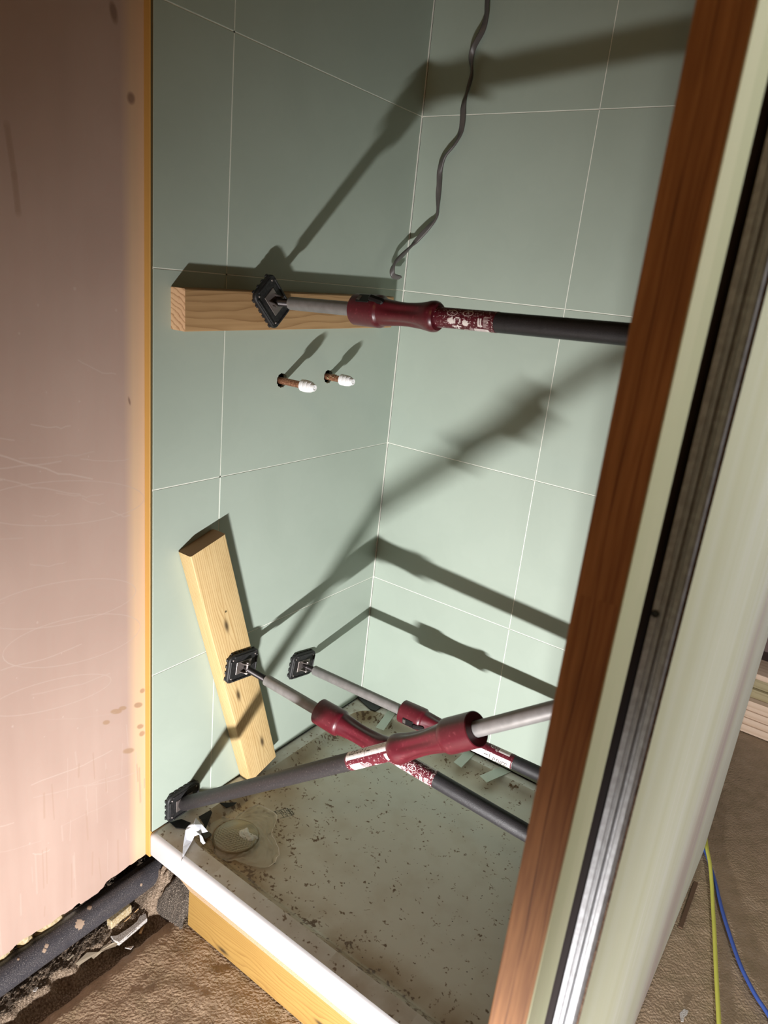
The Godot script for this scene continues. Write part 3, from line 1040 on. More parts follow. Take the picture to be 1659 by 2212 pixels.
func plaster_wall() -> void:
	var zy := [[0.768, 0.106], [0.7861, 0.1063], [0.8211, 0.1046], [0.8685, 0.1031], [0.876, 0.094], [0.8912, 0.0889], [0.9292, 0.0901], [0.9322, 0.0963], [0.9553, 0.0939], [0.9776, 0.0964], [0.9937, 0.0939], [1.0218, 0.0984], [1.0389, 0.0987], [1.0574, 0.1017], [1.0807, 0.0939], [1.0982, 0.098]]
	var p := PackedVector2Array()
	for i in zy.size() - 1:
		for k in 4:
			var t := k / 4.0
			var jitter := rng.randf_range(-0.0014, 0.0014) if k else 0.0
			p.append(Vector2(lerpf(zy[i][0], zy[i + 1][0], t), lerpf(zy[i][1], zy[i + 1][1], t) + jitter))
	var z := 1.0982
	while z < 2.69:
		p.append(Vector2(z, 0.098 + rng.randf_range(-0.006, 0.006)))
		z += 0.02
	p.append(Vector2(2.7, 0.1))
	p.append(Vector2(2.7, 2.4))
	p.append(Vector2(0.768, 2.4))
	var st := new_st(false)
	var idx := Geometry2D.triangulate_polygon(p)
	var uvf := func(a: Vector2) -> Vector2: return Vector2(a.x - 0.74, 1.0 - a.y / 2.4)
	for k in range(0, idx.size(), 3):
		var q := []
		var uv := []
		for j in 3:
			var a := p[idx[k + j]]
			q.append(Vector3(-0.0225, a.y, a.x))
			uv.append(uvf.call(a))
		tri(st, q, Vector3.RIGHT, uv)
	var core := new_st(false)
	for k in p.size():
		var a := p[k]
		var b := p[(k + 1) % p.size()]
		var e := b - a
		var out := Vector3(0, -e.x, e.y)
		if e.x < 0 and absf(e.y) < 1e-6: out = Vector3.UP
		quad(core, Vector3(-0.0225, a.y, a.x), Vector3(-0.0225, b.y, b.x), Vector3(-0.037, b.y, b.x), Vector3(-0.037, a.y, a.x), out)
	for k in range(0, idx.size(), 3):
		tri(core, [Vector3(-0.037, p[idx[k]].y, p[idx[k]].x), Vector3(-0.037, p[idx[k + 1]].y, p[idx[k + 1]].x), Vector3(-0.037, p[idx[k + 2]].y, p[idx[k + 2]].x)], Vector3.LEFT)
	var w := put("wall_plaster", done(st), M.plaster)
	tag(w, "pink skimmed plaster wall left of the shower, scratched, with a ragged lower edge", "", "", "structure")
	put("plaster_edge", done(core), M.plaster_core, w)

func partition() -> void:
	var z1 := 1.011
	var zs := 1.017
	var z0 := -0.30
	# outer board, its face is the wall's own mesh; the face leaves the far end at the floor
	var st := new_st(false)
	var y1 := 2.4
	var uv := func(z: float, y: float) -> Vector2: return Vector2((z - z0) / (z1 - z0), 1.0 - y / 2.4)
	var xo := 0.9885
	quad(st, Vector3(xo, 0.004, z0), Vector3(xo, 0.004, z1), Vector3(xo, y1, z1), Vector3(xo, y1, z0), Vector3.RIGHT, [uv.call(z0, 0.0), uv.call(z1, 0.0), uv.call(z1, y1), uv.call(z0, y1)])
	quad(st, Vector3(xo, 0.004, z0), Vector3(xo - 0.0125, 0.004, z0), Vector3(xo - 0.0125, y1, z0), Vector3(xo, y1, z0), Vector3.FORWARD, [uv.call(z0, 0.0), uv.call(z0, 0.0), uv.call(z0, y1), uv.call(z0, y1)])
	quad(st, Vector3(xo - 0.0125, 0.004, z0), Vector3(xo - 0.0125, 0.004, z1 - 0.004), Vector3(xo - 0.0125, y1, z1 - 0.004), Vector3(xo - 0.0125, y1, z0), Vector3.LEFT)
	var w := put("wall_right", done(st), M.board_face)
	tag(w, "open-ended stud partition on the right, pale green board face with skim streaks", "", "", "structure")
	# torn edge of the outer board
	var torn := new_st(false)
	var n := noise(40.0, 70, 3)
	var y := 0.004
	var rag := func(v: float) -> float: return xo - 0.0014 - absf(n.get_noise_2d(v * 0.2, 1.0)) * 0.0016
	while y < y1 - 0.001:
		var yb := minf(y + 0.006, y1)
		var a: float = rag.call(y)
		var b: float = rag.call(yb)
		var za := z1 - 0.0004 - absf(n.get_noise_2d(y, 5.0)) * 0.003
		var zb := z1 - 0.0004 - absf(n.get_noise_2d(yb, 5.0)) * 0.003
		quad(torn, Vector3(a - 0.006, y, za - 0.004), Vector3(xo - 0.0003, y, za), Vector3(xo - 0.0003, yb, zb), Vector3(b - 0.006, yb, zb - 0.004), Vector3(0, 0, 1))
		y = yb
	put("torn_edge", done(torn), M.board_core, w)
	# inner board with its paper-wrapped long edge, tiles hidden on its shower side
	var ib := new_st()
	var prof := PackedVector2Array([Vector2(0.9405, z0), Vector2(0.9405, z1 - 0.003), Vector2(0.9415, z1 - 0.001), Vector2(0.9435, z1), Vector2(0.9535, z1), Vector2(0.9555, z1 - 0.001), Vector2(0.9565, z1 - 0.003), Vector2(0.9565, z0)])
	var pm := func(a: float, b: float, d: float) -> Vector3: return Vector3(a, d, b)
	put("plasterboard", prism(prof, 0.004, 2.4, pm), M.inner_board, w)
	# galvanised stud: ribbed web facing the opening, set back, with a dark gap beside the inner board
	var xs := [[0.9650, -0.010], [0.9655, 0.0], [0.9700, 0.0], [0.9715, -0.001], [0.9722, -0.001], [0.9735, 0.0022], [0.9748, 0.0022], [0.9765, -0.0035], [0.9785, -0.0035], [0.9795, -0.0008], [0.9832, -0.0008], [0.9842, 0.0004], [0.9852, 0.0012], [0.9862, -0.002], [0.9862, -0.04]]
	var sp := PackedVector2Array()
	for q in xs: sp.append(Vector2(q[0], zs - 0.002 + q[1]))
	sp.append(Vector2(0.9650, zs - 0.04))
	put("metal_stud", prism(sp, 0.004, 2.4, pm), M.galv_dull, w)
	# screw hole in the stud web
	put("screw_hole", lathe([[0.0, 0.0], [0.0, 0.0032], [0.0012, 0.0028]], 16), M.dark_plastic, w, Transform3D(Basis(Vector3.UP, -PI / 2), Vector3(0.9684, 1.168, zs - 0.0018)))
	# far part of the cavity
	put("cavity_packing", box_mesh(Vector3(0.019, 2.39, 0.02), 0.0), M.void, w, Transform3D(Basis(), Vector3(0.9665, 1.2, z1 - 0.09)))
	# tall timber standing in front of the partition's end, its right side faced with green board
	var post := thing("timber_post", Vector3(0.944, 0, 1.067), "tall brown timber post at the near end of the partition, crossing the whole right side", "timber")
	var pt := new_st(false)
	var shape := rounded_rect(0.0332, 0.066, 0.0012, 2)
	if Geometry2D.is_polygon_clockwise(shape): shape.reverse()
	for k in shape.size():
		var a := shape[k]
		var b := shape[(k + 1) % shape.size()]
		var e := b - a
		var out := Vector3(e.y, 0, -e.x)
		var wide := absf(a.y - b.y) < 0.002
		var u0 := a.x / 0.0332 + 0.5 if wide else a.y / 0.066 + 0.5
		var u1 := b.x / 0.0332 + 0.5 if wide else b.y / 0.066 + 0.5
		quad(pt, Vector3(a.x, 0.004, a.y), Vector3(b.x, 0.004, b.y), Vector3(b.x, 2.394, b.y), Vector3(a.x, 2.394, a.y), out, [Vector2(0.0, u0), Vector2(0.0, u1), Vector2(2.0, u1), Vector2(2.0, u0)])
	put("timber", done(pt), M.post, post)
	put("green_facing", box_mesh(Vector3(0.0012, 2.39, 0.0650), 0.0002), M.board_edge, post, Transform3D(Basis(), Vector3(0.0172, 1.199, 0)))

# ==================================================================== objects
func ring(x0: float, x1: float, z0: float, z1: float, r: float, y: float, n := 12, m := 14) -> Array:
	var p := []
	for q in [[x1 - r, z1 - r, 0.0], [x0 + r, z1 - r, 0.5], [x0 + r, z0 + r, 1.0], [x1 - r, z0 + r, 1.5]]:
		for k in n + 1:
			var a: float = PI * (q[2] + 0.5 * k / n)
			p.append(Vector3(q[0] + cos(a) * r, y, q[1] + sin(a) * r))
	# straight runs are split so that the rings pair up evenly
	var out := []
	for k in p.size():
		var a: Vector3 = p[k]
		var b: Vector3 = p[(k + 1) % p.size()]
		out.append(a)
		if k % (n + 1) == n:
			for j in range(1, m): out.append(a.lerp(b, float(j) / m))
	return out

func loft(st: SurfaceTool, rings: Array, up: Vector3, uvf: Callable) -> void:
	for l in rings.size() - 1:
		var a: Array = rings[l]
		var b: Array = rings[l + 1]
		var n := a.size()
		for k in n:
			var k2 := (k + 1) % n
			quad(st, a[k], a[k2], b[k2], b[k], up, [uvf.call(a[k]), uvf.call(a[k2]), uvf.call(b[k2]), uvf.call(b[k])])

func tray() -> void:
	var X1 := 0.938
	var Z1 := 0.772
	var t := thing("shower_tray", Vector3(0.45, 0.122, 0.39), "white low-profile shower tray with dirty film in the tiled corner", "shower tray")
	var inv := Transform3D(Basis(), -t.position)
	var uvp := func(p: Vector3) -> Vector2: return Vector2(p.x / 0.94, p.z / 0.772)
	var uvr := func(p: Vector3) -> Vector2: return Vector2(p.x / 0.5, p.z / 0.5)
	# outer skirt and rounded arris
	var st := new_st()
	var rg := []
	for q in [[0.0, 0.1225], [0.0, 0.168], [0.0008, 0.1725], [0.003, 0.176], [0.0065, 0.178], [0.011, 0.179]]:
		rg.append(ring(-0.008 + q[0], X1 - q[0], -0.008 + q[0], Z1 - q[0], 0.012, q[1]))
	for l in rg.size() - 1:
		for k in rg[l].size():
			var k2: int = (k + 1) % rg[l].size()
			var c: Vector3 = (rg[l][k] + rg[l][k2]) / 2.0 - Vector3(0.47, 0.15, 0.386)
			quad(st, rg[l][k], rg[l][k2], rg[l + 1][k2], rg[l + 1][k], Vector3(c.x, 0.25, c.z))
	put("skirt", done(st), M.tray, t, inv)
	# flat rim with dust
	st = new_st()
	loft(st, [rg[-1], ring(0.033, X1 - 0.035, 0.024, 0.7265, 0.075, 0.1788), ring(0.036, X1 - 0.038, 0.027, 0.7235, 0.074, 0.1782)], Vector3.UP, uvr)
	put("rim", done(st), M.rim_dirt, t, inv)
	# inner lip and dished floor
	st = new_st()
	loft(st, [ring(0.036, X1 - 0.038, 0.027, 0.7235, 0.074, 0.1782), ring(0.040, X1 - 0.042, 0.031, 0.7195, 0.073, 0.1762), ring(0.048, X1 - 0.050, 0.040, 0.7105, 0.070, 0.168), ring(0.055, X1 - 0.057, 0.047, 0.7035, 0.068, 0.161)], Vector3.UP, uvp)
	var last := ring(0.055, X1 - 0.057, 0.047, 0.7035, 0.068, 0.161)
	var seq := [last]
	for f in [0.06, 0.15, 0.35, 0.6, 0.85]:
		var r := []
		for p in last: r.append(Vector3(lerpf(p.x, 0.13, f), 0.156 - 0.006 * f, lerpf(p.z, 0.638, f)))
		seq.append(r)
	loft(st, seq, Vector3.UP, uvp)
	var ctr := Vector3(0.13, 0.1495, 0.638)
	var lr: Array = seq[-1]
	for k in lr.size():
		var k2 := (k + 1) % lr.size()
		tri(st, [lr[k], lr[k2], ctr], Vector3.UP, [uvp.call(lr[k]), uvp.call(lr[k2]), uvp.call(ctr)])
	put("tray_floor", done(st), M.tray_floor, t, inv)
	# underside
	st = new_st(false)
	quad(st, Vector3(0.001, 0.1225, 0.001), Vector3(X1, 0.1225, 0.001), Vector3(X1, 0.1225, Z1 - 0.001), Vector3(0.001, 0.1225, Z1 - 0.001), Vector3.DOWN)
	put("underside", done(st), M.tray, t, inv)
	# chipboard deck and timber below
	var cp := PackedVector2Array([Vector2(0.066, 0.1222), Vector2(0.938, 0.1222), Vector2(0.938, 0.1005), Vector2(0.128, 0.1005)])
	var zm := func(a: float, b: float, d: float) -> Vector3: return Vector3(a, b, d)
	var chip := put("chipboard_sheet", prism(cp, 0.05, 0.7665, zm, 0.0008), M.chip)
	tag(chip, "speckled chipboard sheet lying directly under the white shower tray", "board")
	var jl := 0.81
	var j := put("floor_joist", beam(jl, 0.0995, 0.045), M.joist, null, Transform3D(Basis(Vector3.RIGHT, -0.02), Vector3(0.124 + jl / 2, 0.0505, 0.743)))
	tag(j, "bright yellow timber joist under the chipboard and the front of the tray", "timber")

# timber with rounded long edges, axis X; width along Y, thickness along Z; grain in uv
func beam(l: float, w: float, t: float, r := 0.003) -> ArrayMesh:
	var st := new_st()
	var sh := rounded_rect(w, t, r, 3)
	if Geometry2D.is_polygon_clockwise(sh): sh.reverse()
	var n := sh.size()
	var run := 0.0
	for k in n:
		var a := sh[k]
		var b := sh[(k + 1) % n]
		var e := b - a
		var out := Vector3(0, e.y, -e.x)
		var u0 := run / 0.16
		run += e.length()
		var u1 := run / 0.16
		quad(st, Vector3(-l / 2, a.x, a.y), Vector3(l / 2, a.x, a.y), Vector3(l / 2, b.x, b.y), Vector3(-l / 2, b.x, b.y), out, [Vector2(0, u0), Vector2(l / 0.7, u0), Vector2(l / 0.7, u1), Vector2(0, u1)])
	return done(st)

func beam_end(l: float, w: float, t: float, s: float, r := 0.003) -> ArrayMesh:
	var st := new_st(false)
	var sh := rounded_rect(w, t, r, 3)
	for k in sh.size():
		var a := sh[k]
		var b := sh[(k + 1) % sh.size()]
		tri(st, [Vector3(s * l / 2, 0, 0), Vector3(s * l / 2, a.x, a.y), Vector3(s * l / 2, b.x, b.y)], Vector3(s, 0, 0), [Vector2(0.5, 0.5), Vector2(0.5 + a.y / t * 0.42, 0.5 - a.x / w), Vector2(0.5 + b.y / t * 0.42, 0.5 - b.x / w)])
	return done(st)

func battens() -> void:
	# axis X of the beam runs along the timber, Y across its face, Z out of the wall
	var a := thing("timber_batten", Vector3(0.0196, 1.3222, 0.4125), "planed timber batten held level across the left tiled wall by the upper prop", "timber")
	var dir := Vector3(0, 0.0135, -0.634).normalized()
	var out := Vector3(1, 0, 0)
	var basis := Basis(dir, out.cross(dir), out)
	put("timber", beam(0.634, 0.0735, 0.0388), M.pine_dark, a, Transform3D(basis, Vector3.ZERO))
	for e in [-1.0, 1.0]: put("end_grain", beam_end(0.634, 0.0735, 0.0388, e), M.pine_end, a, Transform3D(basis, Vector3.ZERO))
	# leaning one: top at (0, .8425, .7077) / (0, .868, .6159), foot near (0, .19, .504)
	var top := Vector3(0.0199, 0.8558, 0.6617)
	var foot := Vector3(0.0199, 0.196, 0.4595)
	dir = (foot - top).normalized()
	var b := thing("timber_batten", (top + foot) / 2.0, "pale yellow knotty batten leaning against the left tiled wall, foot on the tray rim", "timber")
	basis = Basis(dir, out.cross(dir), out)
	var l := (foot - top).length()
	put("timber", beam(l, 0.0953, 0.0393, 0.004), M.pine, b, Transform3D(basis, Vector3.ZERO))
	var raw := mat(c8(150, 116, 84), 0.85)
	for e in [-1.0, 1.0]: put("end_grain", beam_end(l, 0.0953, 0.0393, e, 0.004), raw, b, Transform3D(basis, Vector3.ZERO))
	# screw hole and nail nicks on its face
	for q in [[-0.17, 0.002], [0.005, 0.046]]:
		put("nail_hole", lathe([[0.0, 0.0], [0.0, 0.0026], [0.0008, 0.002]], 9), M.bead, b, Transform3D(basis * Basis(Vector3.UP, -PI / 2), basis * Vector3(q[0], q[1], 0.0197)))

func frame(x: Vector3) -> Basis:
	x = x.normalized()
	var z := x.cross(Vector3.UP).normalized()
	return Basis(x, z.cross(x), z)

func grip_profile() -> Array:
	return [[0.0, 0.0135], [0.0, 0.0262], [0.0012, 0.0275], [0.050, 0.0282], [0.058, 0.0280], [0.0605, 0.0262], [0.063, 0.0240], [0.075, 0.0226], [0.09, 0.0208], [0.105, 0.0198], [0.12, 0.0198], [0.135, 0.0206], [0.148, 0.0220], [0.158, 0.0238], [0.165, 0.0252], [0.171, 0.0256], [0.176, 0.0248], [0.1795, 0.0222], [0.1805, 0.0165]]

func flute(x: float, a: float) -> float:
	var f := clampf((x - 0.063) / 0.02, 0.0, 1.0) * clampf((0.165 - x) / 0.03, 0.0, 1.0)
	return 1.0 - 0.17 * f * pow(0.5 + 0.5 * cos(a * 5.0), 1.5) + 0.05 * f

func foot_plate(root: Node3D, xf: Transform3D) -> void:
	# local: X out of the wall, Y and Z across
	var sh := rounded_rect(0.068, 0.090, 0.013, 5)
	var pm := func(a: float, b: float, d: float) -> Vector3: return Vector3(d, a, b)
	var p := put("foot_plate", prism(sh, 0.0, 0.0105, pm, 0.002), M.rubber, root, xf)
	# grip ridges round the pad
	var st := new_st(false)
	for k in 6:
		for s in [-1.0, 1.0]:
			box_mesh(Vector3(0.004, 0.003, 0.007), 0.0008, Vector3(0.002, s * 0.0345, -0.0325 + k * 0.013), st)
	for k in 4:
		for s in [-1.0, 1.0]:
			box_mesh(Vector3(0.004, 0.007, 0.003), 0.0008, Vector3(0.002, -0.0225 + k * 0.015, s * 0.0455), st)
	# raised border
	for s in [-1.0, 1.0]:
		box_mesh(Vector3(0.003, 0.004, 0.064), 0.001, Vector3(0.0115, s * 0.029, 0), st)
		box_mesh(Vector3(0.003, 0.042, 0.004), 0.001, Vector3(0.0115, 0, s * 0.040), st)
	put("ridge", done(st), M.rubber, p)
	for sy in [-1.0, 1.0]:
		for sz in [-1.0, 1.0]:
			put("rivet", lathe([[0.0, 0.0026], [0.0016, 0.0024], [0.0026, 0.0014], [0.0026, 0.0]], 10), M.steel, p, Transform3D(Basis(), Vector3(0.0098, sy * 0.0225, sz * 0.034)))
	# folded metal bracket with two ears and a pin
	st = new_st(false)
	box_mesh(Vector3(0.002, 0.030, 0.046), 0.0006, Vector3(0.0115, 0, 0), st)
	for s in [-1.0, 1.0]:
		var ear := PackedVector2Array([Vector2(0.011, -0.012), Vector2(0.024, -0.008), Vector2(0.028, -0.003), Vector2(0.028, 0.003), Vector2(0.024, 0.008), Vector2(0.011, 0.012)])
		var em := func(a: float, b: float, d: float) -> Vector3: return Vector3(a, d, b)
		prism(ear, s * 0.0095, s * 0.0113, em, 0.0, st)
	put("bracket", done(st), M.steel, p)
	put("pin", lathe([[-0.0145, 0.0], [-0.0145, 0.0042], [-0.0115, 0.0042], [-0.0115, 0.0028], [0.0115, 0.0028], [0.0115, 0.0042], [0.0145, 0.0042], [0.0145, 0.0]], 14), M.steel, p, Transform3D(Basis(Vector3(0, 0, 1), PI / 2), Vector3(0.0225, 0, 0)))

# a telescopic prop from p0 (rod end) to p1 (black tube end); s values along the axis from p0
func prop(label: String, p0: Vector3, p1: Vector3, s_tube: float, s_head: float, spin: float, sd: int, wear: float, trigger: float, plate0: Transform3D, plate1: Transform3D, tube_mat: Material) -> void:
	var t := thing("support_prop", p0, label, "prop")
	var B := frame(p1 - p0)
	var L := (p1 - p0).length()
	var X := Transform3D(B, Vector3.ZERO)
	var inv := Transform3D(Basis(), -p0)
	foot_plate(t, inv * plate0)
	# threaded rod
	var prof := [[-0.004, 0.0], [-0.004, 0.0062], [0.008, 0.0082]]
	var s := 0.010
	while s < s_tube + 0.01:
		prof.append([s, 0.0070])
		prof.append([s + 0.0009, 0.0078])
		s += 0.0018
	prof.append([s, 0.0])
	put("threaded_rod", lathe(prof, 20), M.rod, t, X)
	put("inner_tube", lathe([[s_tube, 0.0078], [s_tube, 0.0112], [s_tube + 0.0012, 0.0124], [s_tube + 0.003, 0.0126], [s_tube + 0.0045, 0.0122], [s_tube + 0.006, 0.0125], [s_head + 0.02, 0.0125]], 36), M.zinc, t, X)
	var g := put("grip", lathe(grip_profile(), 72, null, Transform3D(), flute), M.grip, t, X * Transform3D(Basis(), Vector3(s_head, 0, 0)))
	# release lever in its window on the head
	var TB := Basis(Vector3.RIGHT, trigger)
	put("lever_slot", prism(rounded_rect(0.030, 0.018, 0.003, 3), 0.0262, 0.0289, func(a: float, b: float, d: float) -> Vector3: return Vector3(0.032 + a, d, b), 0.0008), M.dark_plastic, g, Transform3D(TB, Vector3.ZERO))
	put("lever", box_mesh(Vector3(0.030, 0.010, 0.012), 0.003), M.dark_plastic, g, Transform3D(TB * Basis(Vector3(0, 0, 1), -0.3), TB * Vector3(0.060, 0.0268, 0)))
	put("lever_plate", box_mesh(Vector3(0.009, 0.004, 0.012), 0.0015), M.steel, g, Transform3D(TB, TB * Vector3(0.022, 0.0276, 0)))
	var s_lab := s_head + 0.1800
	var s_tubeb := s_lab + 0.112
	put("outer_tube", lathe([[s_lab - 0.01, 0.0130], [s_lab - 0.01, 0.0158], [L + 0.012, 0.0158], [L + 0.016, 0.0150], [L + 0.016, 0.0]], 40), tube_mat, t, X)
	var lm := mat(Color.WHITE, 0.5, 0.0, label_image(sd, wear))
	put("label_sleeve", lathe([[s_lab - 0.004, 0.01625], [s_tubeb, 0.01625], [s_tubeb + 0.0004, 0.0158]], 48, null, Transform3D(), null, s_tubeb - s_lab + 0.004), lm, t, X * Transform3D(Basis(Vector3.RIGHT, spin), Vector3.ZERO))
	foot_plate(t, inv * plate1)

func on_wall(at: Vector3, turn: float) -> Transform3D:
	return Transform3D(Basis(Vector3.RIGHT, turn), at)

func on_partition(at: Vector3, turn: float) -> Transform3D:
	return Transform3D(Basis(Vector3.UP, PI) * Basis(Vector3.RIGHT, turn), at)

func along(p0: Vector3, p1: Vector3, x: float) -> Vector3:
	return p0 + (p1 - p0) * ((x - p0.x) / (p1.x - p0.x))

func props() -> void:
	var a0 := Vector3(0.055, 1.3391, 0.5182)
	var a1 := Vector3(0.88, 1.3683, 0.5611)
	var b0 := Vector3(0.055, 0.5338, 0.5541)
	var b1 := Vector3(0.88, 0.4805, 0.5329)
	var c0 := Vector3(0.020, 0.4202, 0.3036)
	var c1 := Vector3(0.88, 0.4109, 0.2527)
	var d0 := Vector3(0.026, 0.2292, 0.6912)
	var d1 := Vector3(0.88, 0.9151, 0.7188)
	var xp := 0.9400
	var e := xp - 0.026
	prop("uppermost red-gripped telescopic prop, pressing the level batten on the left wall", a0, along(a0, a1, e), 0.039, 0.207, 0.05, 101, 0.10, 0.75, on_wall(Vector3(0.0388, along(a0, a1, 0.045).y, along(a0, a1, 0.045).z + 0.003), -PI / 4), on_partition(along(a0, a1, xp), 0.3), M.tube)
	prop("lower red-gripped telescopic prop, pressing the leaning batten, its label sleeve badly chipped", b0, along(b0, b1, e), 0.062, 0.216, 0.2, 103, 0.26, -2.2, on_wall(Vector3(0.0394, 0.5385, 0.5585), -0.12), on_partition(along(b0, b1, xp), 0.0), M.tube)
	prop("rearmost red-gripped telescopic prop, its foot plate flat on the left tiles, clean label sleeve", c0, along(c0, c1, e), 0.030, 0.301, 3.32, 105, -0.08, 1.75, on_wall(Vector3(0.0006, 0.4175, 0.3005), -0.18), on_partition(along(c0, c1, xp), 0.0), M.tube)
	# the rising one is turned round: its black tube foots on the left wall above the tray rim
	var q0 := along(d0, d1, e)
	prop("steeply slanting red-gripped telescopic prop, its black tube footing beside the tray rim", q0, d0, 0.05, (q0 - d0).length() - 0.873 + 0.005, 1.1, 107, 0.08, 2.2, on_partition(along(d0, d1, xp), 0.0), on_wall(Vector3(0.0006, 0.2215, 0.6880), 0.0), M.tube_worn)

func copper_pipes() -> void:
	var ls := ["longer capped copper pipe stub, the left one of the pair in the tiles", "shorter capped copper pipe stub with crusted mortar, the right one of the pair"]
	var tip := [0.0947, 0.0748]
	for k in 2:
		var c: Vector2 = HOLES[k]
		var t := thing("copper_pipe", Vector3(0, c.y - 0.001, c.x), ls[k], "pipe", "capped copper pipe stubs")
		var e: float = tip[k] - 0.036
		put("pipe_tube", lathe([[-0.036, 0.0], [-0.036, 0.0075], [e + 0.008, 0.0075], [e + 0.008, 0.0]], 24), M.copper, t)
		var cp := [[e, 0.0078], [e, 0.0116], [e + 0.001, 0.0126], [e + 0.0075, 0.0130], [e + 0.0085, 0.0126], [e + 0.0088, 0.0112], [e + 0.0104, 0.0112], [e + 0.0107, 0.0127], [e + 0.0115, 0.0130], [e + 0.0175, 0.0127], [e + 0.0184, 0.0121], [e + 0.0187, 0.0105], [e + 0.0203, 0.0105], [e + 0.0206, 0.0117], [e + 0.0214, 0.0120], [e + 0.0262, 0.0112], [e + 0.0272, 0.0103], [e + 0.0274, 0.0086], [e + 0.0288, 0.0085], [e + 0.0345, 0.0078], [e + 0.0360, 0.0066], [e + 0.0360, 0.0040], [e + 0.0352, 0.0036], [e + 0.0352, 0.0022], [e + 0.0360, 0.0018], [e + 0.0360, 0.0]]
		put("cap", lathe(cp, 32), M.cap, t)
		if k == 1:
			var st := new_st()
			for j in 14:
				var a := rng.randf() * TAU
				var x := rng.randf_range(0.004, 0.022)
				box_mesh(Vector3(0.004, 0.0022, 0.004) * rng.randf_range(0.6, 1.4), 0.0006, Vector3(x, cos(a) * 0.0078, sin(a) * 0.0078), st)
			put("mortar_crust", done(st), M.foam, t)

func cable() -> void:
	var p := [Vector3(0.150, 2.40, 0.02), Vector3(0.152, 2.2, 0.022), Vector3(0.150, 2.06, 0.020), Vector3(0.150, 1.9974, 0.018), Vector3(0.1526, 1.9672, 0.018), Vector3(0.1495, 1.9397, 0.022), Vector3(0.1359, 1.9101, 0.026), Vector3(0.1282, 1.8898, 0.020), Vector3(0.1308, 1.8608, 0.013), Vector3(0.1247, 1.8293, 0.012), Vector3(0.1186, 1.7972, 0.012), Vector3(0.1207, 1.7699, 0.012), Vector3(0.1207, 1.7424, 0.013), Vector3(0.1107, 1.7147, 0.018), Vector3(0.0889, 1.6894, 0.020), Vector3(0.0784, 1.6607, 0.017), Vector3(0.0782, 1.6316, 0.013), Vector3(0.0786, 1.6081, 0.012), Vector3(0.0815, 1.5756, 0.012), Vector3(0.0822, 1.5576, 0.014), Vector3(0.0705, 1.536, 0.022), Vector3(0.0450, 1.5072, 0.026), Vector3(0.034, 1.4912, 0.032), Vector3(0.029, 1.4655, 0.062), Vector3(0.027, 1.4447, 0.089), Vector3(0.027, 1.4255, 0.098), Vector3(0.029, 1.4135, 0.092), Vector3(0.032, 1.4115, 0.070)]
	var q := smooth_path(p, 6)
	var tw := []
	for i in q.size(): tw.append(0.9 * sin(i * 0.21 + 0.4) + 0.4 * sin(i * 0.083))
	var sec := []
	for v in rounded_rect(0.0128, 0.0060, 0.0028, 3): sec.append(v)
	var t := thing("electric_cable", Vector3(0.15, 2.40, 0.02), "flat grey twin cable dangling twisted in the tiled corner, its cut end free", "cable")
	var inv := Transform3D(Basis(), -t.position)
	put("sheath", sweep(q, sec, tw), M.cable, t, inv)
	var last: Vector3 = q[-1]
	var dir: Vector3 = (last - q[-3]).normalized()
	for s in [-1.0, 0.0, 1.0]:
		var o: Vector3 = dir.cross(Vector3.UP).normalized() * (0.0028 * s)
		put("wire_end", sweep([last + o - dir * 0.002, last + o + dir * (0.003 + 0.0012 * s)], circle(0.0010, 8)), M.steel, t, inv)

func sheet_poly(pts: Array, thick: float) -> ArrayMesh:
	# thin sheet over 3D outline points (fan from the middle), with real thickness
	var st := new_st(false)
	var c := Vector3.ZERO
	for p in pts: c += p
	c /= pts.size()
	var d := Vector3(0, -thick, 0)
	for k in pts.size():
		var a: Vector3 = pts[k]
		var b: Vector3 = pts[(k + 1) % pts.size()]
		tri(st, [c, a, b], Vector3.UP)
		tri(st, [c + d, a + d, b + d], Vector3.DOWN)
		var out := (a + b) / 2.0 - c
		quad(st, a, b, b + d, a + d, Vector3(out.x, 0, out.z))
	return done(st)

func flat(pts: Array, y: float) -> Array:
	var o := []
	for p in pts: o.append(Vector3(p[0], y, p[1]))
	return o

